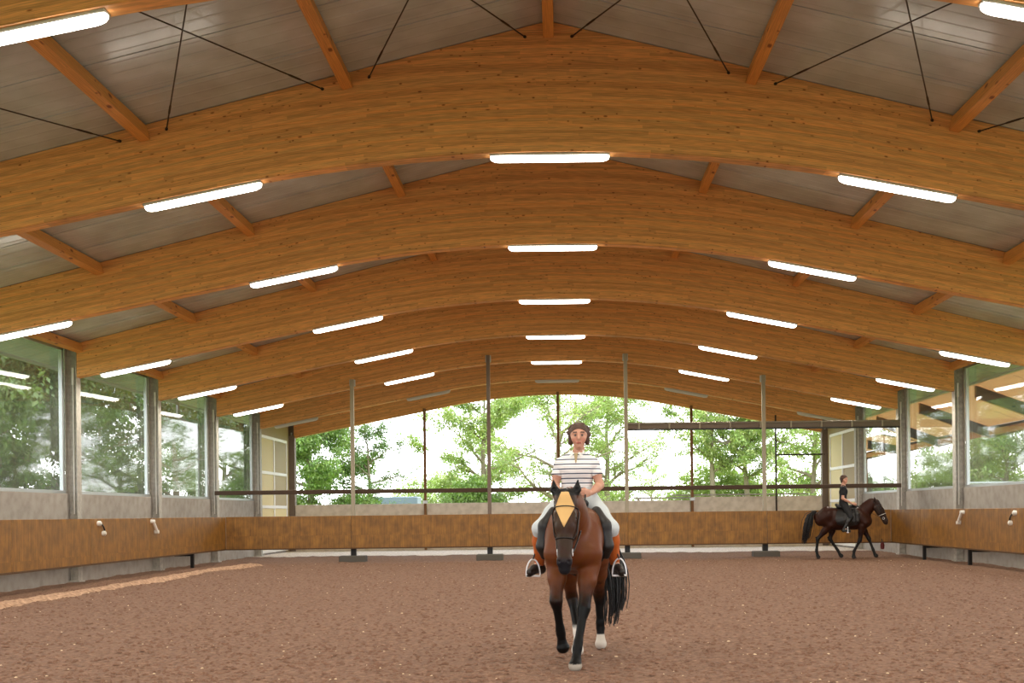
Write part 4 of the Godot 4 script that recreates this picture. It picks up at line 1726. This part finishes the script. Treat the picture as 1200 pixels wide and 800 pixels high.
# ================================================================ riders
func rider_torso(f: Field, R: Dictionary, grow: float) -> void:
	var S := Vector3(1.22, 1, 0.84)
	var p: Vector3 = R.pelvis
	var q: Vector3 = R.chest
	f.chain([p, p.lerp(q, 0.42), p.lerp(q, 0.8), q], [0.122 + grow, 0.102 + grow, 0.116 + grow, 0.100 + grow], 0.05, S)
	f.cap(R.arms[0][0], R.arms[1][0], 0.05 + grow, 0.05 + grow, 0.07)
	for i in 2:
		f.cap(R.arms[i][0], q + Vector3(0, 0.06, -0.01), 0.036 + grow, 0.052 + grow, 0.05)
	for s in [-1.0, 1.0]:
		f.cap(q + Vector3(s * 0.065, -0.06, 0.06), q + Vector3(s * 0.06, -0.09, 0.062), 0.055 + grow, 0.05 + grow, 0.05)

func hand_bones(f: Field, w: Vector3, fw: Vector3, inn: Vector3) -> void:
	var up := Vector3.UP
	fw = fw.normalized()
	inn = (inn - fw * inn.dot(fw)).normalized()
	f.cap(w - fw * 0.03, w + fw * 0.02, 0.024, 0.025, 0.012)
	f.cap(w + fw * 0.015 + up * 0.018, w + fw * 0.075 + up * 0.024, 0.019, 0.016, 0.012)
	f.cap(w + fw * 0.015 - up * 0.014, w + fw * 0.072 - up * 0.024, 0.019, 0.015, 0.012)
	f.cap(w + fw * 0.03, w + fw * 0.075, 0.019, 0.016, 0.012)
	var ln := [0.92, 1.05, 1.0, 0.82]
	for i in 4:
		var k := w + fw * (0.082 - 0.004 * absf(i - 1.0)) + up * (0.030 - 0.020 * i)
		var a: Vector3 = k + (fw * 0.026 + inn * 0.022) * ln[i]
		var b: Vector3 = a + (inn * 0.026 - fw * 0.012) * ln[i]
		var c: Vector3 = b + (-fw * 0.022 - inn * 0.004) * ln[i]
		f.chain([k, a, b, c], [0.0098, 0.0092, 0.0085, 0.0075], 0.004)
	var tb := w + fw * 0.025 + up * 0.026 + inn * 0.008
	f.chain([tb, tb + fw * 0.03 + up * 0.018 + inn * 0.012, tb + fw * 0.055 + up * 0.014 + inn * 0.026], [0.013, 0.0105, 0.008], 0.006)

func make_rider(label: String, at: Vector3, turn: float, R: Dictionary, cell: float, hc: float, dress: Dictionary) -> void:
	var t := thing("person", label, "person", at)
	t.rotation.y = turn
	var skin := Color(0.52, 0.27, 0.18)
	var lo := Vector3(-0.62, 0.62, -0.42)
	var hi := Vector3(0.62, 2.28, 0.62)
	# the body, one skin from neck to feet
	var f := Field.new(lo, hi, cell)
	rider_torso(f, R, -0.014)
	f.cap(R.chest, R.head - Vector3(0, 0.10, 0.015), 0.06, 0.052, 0.03)
	for i in 2:
		var a: Array = R.arms[i]
		f.chain([a[0], a[0].lerp(a[1], 0.5), a[1], a[1].lerp(a[2], 0.35), a[2]], [0.05, 0.045, 0.038, 0.038, 0.026], 0.02)
		var l: Array = R.legs[i]
		f.chain([l[0], l[0].lerp(l[1], 0.5), l[1], l[1].lerp(l[2], 0.35), l[2], l[3]], [0.085, 0.07, 0.052, 0.05, 0.035, 0.03], 0.03)
	var b := MB.new()
	f.mesh_into(b, func(_p, _n): return skin)
	# head
	var c: Vector3 = R.head
	var B: Basis = R.look
	var hf := Field.new(c - Vector3(0.15, 0.20, 0.16), c + Vector3(0.15, 0.16, 0.17), hc)
	var hp := func(x: float, y: float, z: float) -> Vector3: return c + B * Vector3(x, y, z)
	hf.cap(hp.call(0, 0.035, -0.025), hp.call(0, 0.03, 0.01), 0.083, 0.08, 0.03)
	hf.cap(hp.call(0, 0.01, 0.025), hp.call(0, -0.06, 0.035), 0.068, 0.05, 0.03)
	hf.cap(hp.call(0, -0.085, 0.052), hp.call(0, -0.092, 0.055), 0.028, 0.026, 0.03)
	hf.cap(hp.call(0, -0.05, -0.01), hp.call(0, -0.17, -0.03), 0.05, 0.052, 0.03)
	hf.cap(hp.call(0, 0.02, 0.093), hp.call(0, -0.022, 0.112), 0.009, 0.014, 0.012)
	hf.cap(hp.call(-0.016, -0.058, 0.088), hp.call(0.016, -0.058, 0.088), 0.009, 0.009, 0.008)
	for s in [-1.0, 1.0]:
		hf.cap(hp.call(s * 0.02, 0.038, 0.088), hp.call(s * 0.05, 0.036, 0.074), 0.010, 0.009, 0.012)
		hf.cap(hp.call(s * 0.045, -0.02, 0.062), hp.call(s * 0.04, -0.035, 0.062), 0.026, 0.024, 0.02)
		hf.cap(hp.call(s * 0.082, 0.015, -0.005), hp.call(s * 0.078, -0.025, 0.005), 0.016, 0.010, 0.008)
		hf.carve(hp.call(s * 0.032, 0.014, 0.105), 0.018)
		hf.cap(hp.call(s * 0.032, 0.013, 0.079), hp.call(s * 0.033, 0.013, 0.079), 0.012, 0.012, 0.003)
	var inv := B.inverse()
	hf.mesh_into(b, func(p: Vector3, _n):
		var q := inv * (p - c)
		if q.z > 0.06:
			var e := Vector2(absf(q.x) - 0.032, q.y - 0.013)
			if e.length() < 0.013:
				return Color(0.05, 0.035, 0.03) if e.length() < 0.009 else Color(0.30, 0.20, 0.16)
			if absf(q.y - 0.042) < 0.006 and absf(absf(q.x) - 0.036) < 0.02:
				return Color(0.09, 0.05, 0.035)
			if absf(q.y + 0.058) < 0.009 and absf(q.x) < 0.024:
				return Color(0.42, 0.13, 0.10)
			if Vector2(absf(q.x) - 0.04, q.y + 0.03).length() < 0.02:
				return Color(0.56, 0.25, 0.17)
		return skin)
	for i in 2:
		var a: Array = R.arms[i]
		var w: Vector3 = a[2]
		var hnd := Field.new(w - Vector3.ONE * 0.13, w + Vector3.ONE * 0.17, hc * 0.8)
		hand_bones(hnd, w + (a[3] as Vector3).normalized() * 0.03, a[3], Vector3(1.0 if i == 0 else -1.0, 0, 0))
		hnd.mesh_into(b, func(_p, _n): return skin)
	put("body", b.mesh(), M.skin, t)
	# hair
	var hr := Field.new(c - Vector3(0.16, 0.18, 0.18), c + Vector3(0.16, 0.18, 0.16), hc)
	hr.cap(hp.call(0, 0.045, -0.03), hp.call(0, 0.050, 0.004), 0.092, 0.086, 0.02)
	hr.cap(hp.call(0, 0.0, -0.05), hp.call(0, -0.055, -0.05), 0.078, 0.055, 0.03)
	var r := RandomNumberGenerator.new()
	r.seed = 8
	for i in 90:
		var a := r.randf() * TAU
		var e := r.randf_range(-0.1, 1.2)
		var d := Vector3(cos(a) * cos(e), sin(e), sin(a) * cos(e))
		if d.z > 0.3 and d.y < 0.75:
			continue
		hr.cap(hp.call(d.x * 0.085, 0.045 + d.y * 0.085, -0.02 + d.z * 0.085), hp.call(d.x * 0.106, 0.030 + d.y * 0.103, -0.02 + d.z * 0.104), 0.018, 0.013, 0.008)
	for s in [-1.0, 1.0]:
		hr.cap(hp.call(s * 0.074, 0.045, 0.0), hp.call(s * 0.080, -0.055, -0.015), 0.030, 0.022, 0.02)
	hr.carve(hp.call(0, -0.035, 0.125), 0.118)
	hr.carve(hp.call(0.02, 0.05, 0.125), 0.042)
	b = MB.new()
	hr.mesh_into(b, func(_p, _n): return Color.WHITE)
	put("hair", b.mesh(), dress.hair, t)
	# shirt with collar, sleeves cut above the elbow
	f = Field.new(Vector3(-0.36, R.pelvis.y - 0.12, -0.3), Vector3(0.36, R.chest.y + 0.16, 0.34), cell)
	rider_torso(f, R, 0.006)
	f.cap(R.chest + Vector3(0, 0.04, 0), R.chest + Vector3(0, 0.085, 0.0), 0.066, 0.060, 0.03)
	f.keep(Vector3(0, 1, 0), R.chest + Vector3(0, 0.088, 0))
	f.keep(Vector3(0, -1, 0), R.pelvis + Vector3(0, -0.02, 0))
	b = MB.new()
	f.mesh_into(b, func(_p, _n): return Color.WHITE)
	for i in 2:
		var a: Array = R.arms[i]
		var d: Vector3 = (a[1] - a[0]).normalized()
		var sl := Field.new((a[0] as Vector3).min(a[1]) - Vector3.ONE * 0.12, (a[0] as Vector3).max(a[1]) + Vector3.ONE * 0.12, cell * 0.8)
		sl.chain([a[0], a[0].lerp(a[1], 0.5), a[1]], [0.056, 0.055, 0.054], 0.03)
		sl.keep(d, a[0].lerp(a[1], dress.sleeve))
		sl.mesh_into(b, func(_p, _n): return Color.WHITE)
	put("shirt", b.mesh(), dress.shirt, t)
	b = MB.new()
	for s in [-1.0, 1.0]:
		var nb: Vector3 = R.chest + Vector3(0, 0.085, 0)
		b.face([nb + Vector3(s * 0.012, 0.0, 0.078), nb + Vector3(s * 0.065, 0.035, 0.02), nb + Vector3(s * 0.085, 0.0, 0.03), nb + Vector3(s * 0.05, -0.03, 0.09)], [], nb)
		b.box(nb + Vector3(s * 0.062, 0.012, 0.0), Vector3(0.014, 0.04, 0.08), 0.004)
	put("collar", b.mesh(), dress.collar, t)
	b = MB.new()
	b.face([R.chest + Vector3(-0.02, 0.085, 0.088), R.chest + Vector3(0.02, 0.085, 0.088), R.chest + Vector3(0.004, -0.01, 0.112), R.chest + Vector3(-0.004, -0.01, 0.112)], [], R.chest)
	put("neck_opening", b.mesh(), M.tanpanel, t)
	# breeches
	f = Field.new(lo, Vector3(hi.x, R.pelvis.y + 0.2, hi.z), cell)
	f.cap(R.pelvis + Vector3(0, 0.05, 0), R.pelvis - Vector3(0, 0.02, 0), 0.128, 0.132, 0.05, Vector3(1.22, 1, 0.86))
	for i in 2:
		var l: Array = R.legs[i]
		f.chain([l[0], l[0].lerp(l[1], 0.5), l[1], l[1].lerp(l[2], 0.22)], [0.105, 0.086, 0.067, 0.058], 0.04)
	b = MB.new()
	f.mesh_into(b, func(_p, _n): return Color.WHITE)
	put("breeches", b.mesh(), dress.breeches, t)
	# gaiters and shoes
	for i in 2:
		var l: Array = R.legs[i]
		f = Field.new((l[1] as Vector3).min(l[2]) - Vector3.ONE * 0.12, (l[1] as Vector3).max(l[2]) + Vector3.ONE * 0.12, cell * 0.8)
		f.chain([l[1].lerp(l[2], 0.02), l[1].lerp(l[2], 0.35), l[2]], [0.066, 0.064, 0.045], 0.03)
		f.keep((l[1] - l[2]).normalized(), l[1].lerp(l[2], 0.14))
		b = MB.new()
		f.mesh_into(b, func(_p, _n): return Color.WHITE)
		put("gaiter", b.mesh(), dress.gaiter, t)
		var an: Vector3 = l[2]
		var toe: Vector3 = l[3]
		f = Field.new(an.min(toe) - Vector3.ONE * 0.13, an.max(toe) + Vector3.ONE * 0.13, cell * 0.7)
		var fd := (toe - an) * Vector3(1, 0, 1)
		f.chain([an, an + Vector3(0, -0.045, 0) - fd * 0.15, an.lerp(toe, 0.55) + Vector3(0, -0.005, 0), toe], [0.045, 0.042, 0.042, 0.034], 0.025)
		f.keep(Vector3(0, -1, 0), toe - Vector3(0, 0.036, 0))
		b = MB.new()
		f.mesh_into(b, func(_p, _n): return Color.WHITE)
		var sh := put("shoe", b.mesh(), dress.shoe, t)
		b = MB.new()
		b.tube([an + Vector3(0, -0.075, 0) - fd * 0.22, an.lerp(toe, 0.5) - Vector3(0, 0.035, 0), toe - Vector3(0, 0.036, 0) + fd * 0.12], [0.036, 0.04, 0.028], 10, true, Color.WHITE, 0.35)
		put("sole", b.mesh(), M.black, sh)

func smooth(a: float, b: float, x: float) -> float:
	return smoothstep(a, b, x)

func near_horse() -> void:
	var at := Vector3(0.25, 0.012, -11.4)
	var turn := -0.09
	var H := {
		"neck": [[Vector3(0, 1.22, 0.46), Vector3(0, 1.38, 0.66), Vector3(0, 1.46, 0.80), Vector3(-0.01, 1.47, 0.90)], [0.22, 0.175, 0.135, 0.10]],
		"poll": Vector3(-0.03, 1.50, 0.92), "face": Vector3(0, -0.975, 0.222), "front": Vector3(0, 0.222, 0.975),
		"fore": [[Vector3(-0.145, 0.93, 0.52), Vector3(-0.145, 0.60, 0.70), Vector3(-0.115, 0.30, 0.60), Vector3(-0.10, 0.155, 0.56)],
			[Vector3(0.145, 0.93, 0.52), Vector3(0.105, 0.53, 0.72), Vector3(0.055, 0.20, 0.87), Vector3(0.04, 0.035, 0.93)]],
		"hind": [[Vector3(-0.15, 0.94, -0.28), Vector3(-0.10, 0.55, -0.50), Vector3(-0.035, 0.22, -0.32), Vector3(-0.03, 0.035, -0.24)],
			[Vector3(0.16, 0.96, -0.40), Vector3(0.15, 0.56, -0.80), Vector3(0.16, 0.21, -0.84), Vector3(0.165, 0.035, -0.80)]],
		"tail": [Vector3(0.02, 1.34, -0.84), Vector3(0.10, 1.24, -0.94), Vector3(0.22, 1.02, -0.98), Vector3(0.30, 0.75, -0.97), Vector3(0.31, 0.48, -0.94), Vector3(0.27, 0.22, -0.92)],
		"mane_side": -1.0,
	}
	var n := FastNoiseLite.new()
	n.seed = 3
	n.frequency = 3.0
	var paint := func(p: Vector3, nn: Vector3) -> Color:
		var c := Color(0.125, 0.038, 0.012) * (1.0 + 0.18 * n.get_noise_3dv(p))
		var blk := Color(0.007, 0.006, 0.006)
		var leg := 1.0 - smooth(0.56, 0.84, p.y + 0.05 * n.get_noise_3dv(p * 3.0) + (0.08 if p.z < 0.0 else 0.0))
		if p.z > 0.84 and p.y > 0.82:                  # the head: dark face, darker muzzle
			c = c.lerp(Color(0.032, 0.021, 0.016), smooth(0.86, 0.98, p.z) * 0.85)
			c = c.lerp(Color(0.014, 0.014, 0.016), 1.0 - smooth(0.95, 1.06, p.y))
			leg = 0.0
			if p.y > 1.54:
				c = Color(0.014, 0.012, 0.012)
		c = c.lerp(blk, leg)
		if p.y < 0.30 and p.z < -0.1 and p.x < 0.08:
			c = c.lerp(Color(0.72, 0.68, 0.62), 1.0 - smooth(0.25, 0.30, p.y + 0.02 * n.get_noise_3dv(p * 8.0)))
		if p.y < 0.15 and p.z < -0.5:
			c = Color(0.62, 0.57, 0.50)
		if p.y < 0.065 and p.z > 0.75:
			c = Color(0.45, 0.40, 0.34)
		c.a = 1.0
		return c
	var made := make_horse("horse", "bay horse with black legs walking towards the viewer under a rider", at, turn, H, 0.013, 0.0065, paint)
	var body: Field = made[1]
	var head: Field = made[2]
	var arms := [[Vector3(-0.160, 1.850, -0.02), Vector3(-0.21, 1.655, 0.0), Vector3(-0.165, 1.575, 0.17), Vector3(0.25, -0.05, 0.6)],
		[Vector3(0.160, 1.850, -0.02), Vector3(0.222, 1.65, 0.02), Vector3(0.15, 1.575, 0.20), Vector3(-0.35, -0.05, 0.6)]]
	var hands := [arms[0][2] + (arms[0][3] as Vector3).normalized() * 0.10, arms[1][2] + (arms[1][3] as Vector3).normalized() * 0.10]
	make_bridle("dark leather bridle and reins on the front bay horse", at, turn, H, head, hands)
	# ear bonnet: a fitted cloth on the brow, tapering to a point on the face
	var bon := thing("fly_bonnet", "tan triangular brow cloth on the front horse's forehead", "cloth", at)
	bon.rotation.y = turn
	var bf := Field.new(H.poll + Vector3(-0.14, -0.32, -0.14), H.poll + Vector3(0.14, 0.14, 0.24), 0.006)
	var grown := H.duplicate()
	horse_head(bf, grown)
	for i in bf.d.size():
		bf.d[i] -= 0.005
	for s in [-1.0, 1.0]:
		bf.keep(Vector3(s * 0.85, -0.42, 0).normalized(), H.poll + Vector3(s * 0.088, -0.06, 0))
		bf.keep(Vector3(s * 0.93, 0.37, 0).normalized(), H.poll + Vector3(s * 0.088, -0.065, 0))
	bf.keep(Vector3(0, -0.2, -1).normalized(), H.poll + Vector3(0, 0, 0.0))
	bf.keep(Vector3(0, 1, 0), H.poll + Vector3(0, 0.075, 0.0))
	var bb := MB.new()
	bf.mesh_into(bb, func(_p, _n): return Color.WHITE)
	put("brow_cloth", bb.mesh(), M.bonnet, bon)
	var R := {
		"pelvis": Vector3(0, 1.545, -0.03), "chest": Vector3(0, 1.87, -0.01), "head": Vector3(0.025, 2.11, 0.01), "look": Basis(Vector3.UP, 0.06),
		"arms": arms,
		"legs": [[Vector3(-0.10, 1.52, 0.0), Vector3(-0.335, 1.245, 0.25), Vector3(-0.365, 0.90, 0.02), Vector3(-0.44, 0.835, 0.17)],
			[Vector3(0.10, 1.52, 0.0), Vector3(0.335, 1.245, 0.25), Vector3(0.355, 0.90, 0.02), Vector3(0.42, 0.835, 0.17)]],
	}
	make_saddle("dark leather saddle under the rider in the striped shirt", "dark navy saddle pad on the front bay horse", at, turn, body, [Vector3(-0.415, 0.795, 0.12), Vector3(0.40, 0.795, 0.12)], M.navy)
	make_rider("rider in a striped white polo shirt and pale breeches facing the viewer", at, turn, R, 0.012, 0.0045,
		{"hair": M.hair, "shirt": M.shirt, "collar": M.white, "breeches": M.breeches, "gaiter": M.gaiter, "shoe": M.shoe, "sleeve": 0.55})

func far_horse() -> void:
	var at := Vector3(8.14, 0.012, -33.9)
	var turn := 1.36
	var H := {
		"neck": [[Vector3(0, 1.24, 0.46), Vector3(0, 1.44, 0.62), Vector3(0, 1.56, 0.74), Vector3(0, 1.56, 0.83)], [0.21, 0.165, 0.125, 0.095]],
		"poll": Vector3(0, 1.57, 0.87), "face": Vector3(0, -0.93, 0.3676), "front": Vector3(0, 0.3676, 0.93),
		"fore": [[Vector3(-0.145, 0.93, 0.46), Vector3(-0.13, 0.52, 0.40), Vector3(-0.12, 0.22, 0.24), Vector3(-0.12, 0.035, 0.22)],
			[Vector3(0.145, 0.93, 0.46), Vector3(0.13, 0.56, 0.66), Vector3(0.12, 0.23, 0.78), Vector3(0.12, 0.06, 0.84)]],
		"hind": [[Vector3(-0.15, 0.95, -0.44), Vector3(-0.13, 0.57, -0.76), Vector3(-0.12, 0.22, -0.80), Vector3(-0.12, 0.035, -0.76)],
			[Vector3(0.15, 0.95, -0.32), Vector3(0.13, 0.56, -0.42), Vector3(0.12, 0.23, -0.20), Vector3(0.12, 0.06, -0.12)]],
		"tail": [Vector3(0, 1.36, -0.84), Vector3(0, 1.24, -0.97), Vector3(0, 0.98, -1.03), Vector3(0.02, 0.66, -1.08), Vector3(0.03, 0.42, -1.16)],
		"mane_side": 1.0,
	}
	var paint := func(p: Vector3, _n: Vector3) -> Color:
		var c := Color(0.028, 0.010, 0.006)
		c = c.lerp(Color(0.014, 0.012, 0.012), 1.0 - smooth(0.55, 0.85, p.y))
		if p.z > 0.80 and p.y > 0.8:
			c = Color(0.030, 0.018, 0.013)
		var q: Vector3 = p - H.poll
		var u: float = q.dot(H.face)
		if absf(p.x) < 0.026 and u > 0.12 and u < 0.26 and q.dot(H.front) > 0.09:
			c = Color(0.7, 0.66, 0.6)
		if p.y < 0.05:
			c = Color(0.06, 0.05, 0.045)
		c.a = 1.0
		return c
	var made := make_horse("horse", "dark brown horse walking to the right at the far board", at, turn, H, 0.018, 0.010, paint)
	var arms := [[Vector3(-0.175, 1.985, -0.03), Vector3(-0.225, 1.71, -0.06), Vector3(-0.12, 1.56, 0.20), Vector3(0.15, -0.15, 0.6)],
		[Vector3(0.175, 1.985, -0.03), Vector3(0.225, 1.71, -0.06), Vector3(0.12, 1.56, 0.20), Vector3(-0.15, -0.15, 0.6)]]
	var hands := [arms[0][2] + (arms[0][3] as Vector3).normalized() * 0.10, arms[1][2] + (arms[1][3] as Vector3).normalized() * 0.10]
	make_bridle("bridle with white noseband on the dark far horse", at, turn, H, made[2], hands, true)
	var R := {
		"pelvis": Vector3(0, 1.575, -0.05), "chest": Vector3(0, 1.97, -0.04), "head": Vector3(0, 2.235, -0.01), "look": Basis(Vector3.UP, -0.7) * Basis(Vector3.RIGHT, 0.1),
		"arms": arms,
		"legs": [[Vector3(-0.10, 1.52, 0.0), Vector3(-0.325, 1.19, 0.16), Vector3(-0.345, 0.85, -0.03), Vector3(-0.37, 0.79, 0.12)],
			[Vector3(0.10, 1.52, 0.0), Vector3(0.325, 1.19, 0.16), Vector3(0.345, 0.85, -0.03), Vector3(0.37, 0.79, 0.12)]],
	}
	make_saddle("black saddle under the far rider in dark clothes", "black saddle pad on the dark far horse", at, turn, made[1], [Vector3(-0.36, 0.75, 0.07), Vector3(0.36, 0.75, 0.07)], M.black)
	make_rider("rider in dark clothes on the far horse beside the boards", at, turn, R, 0.016, 0.007,
		{"hair": M.hair, "shirt": M.plain_shirt, "collar": M.plain_shirt, "breeches": M.dark_breeches, "gaiter": M.black, "shoe": M.black, "sleeve": 0.7})
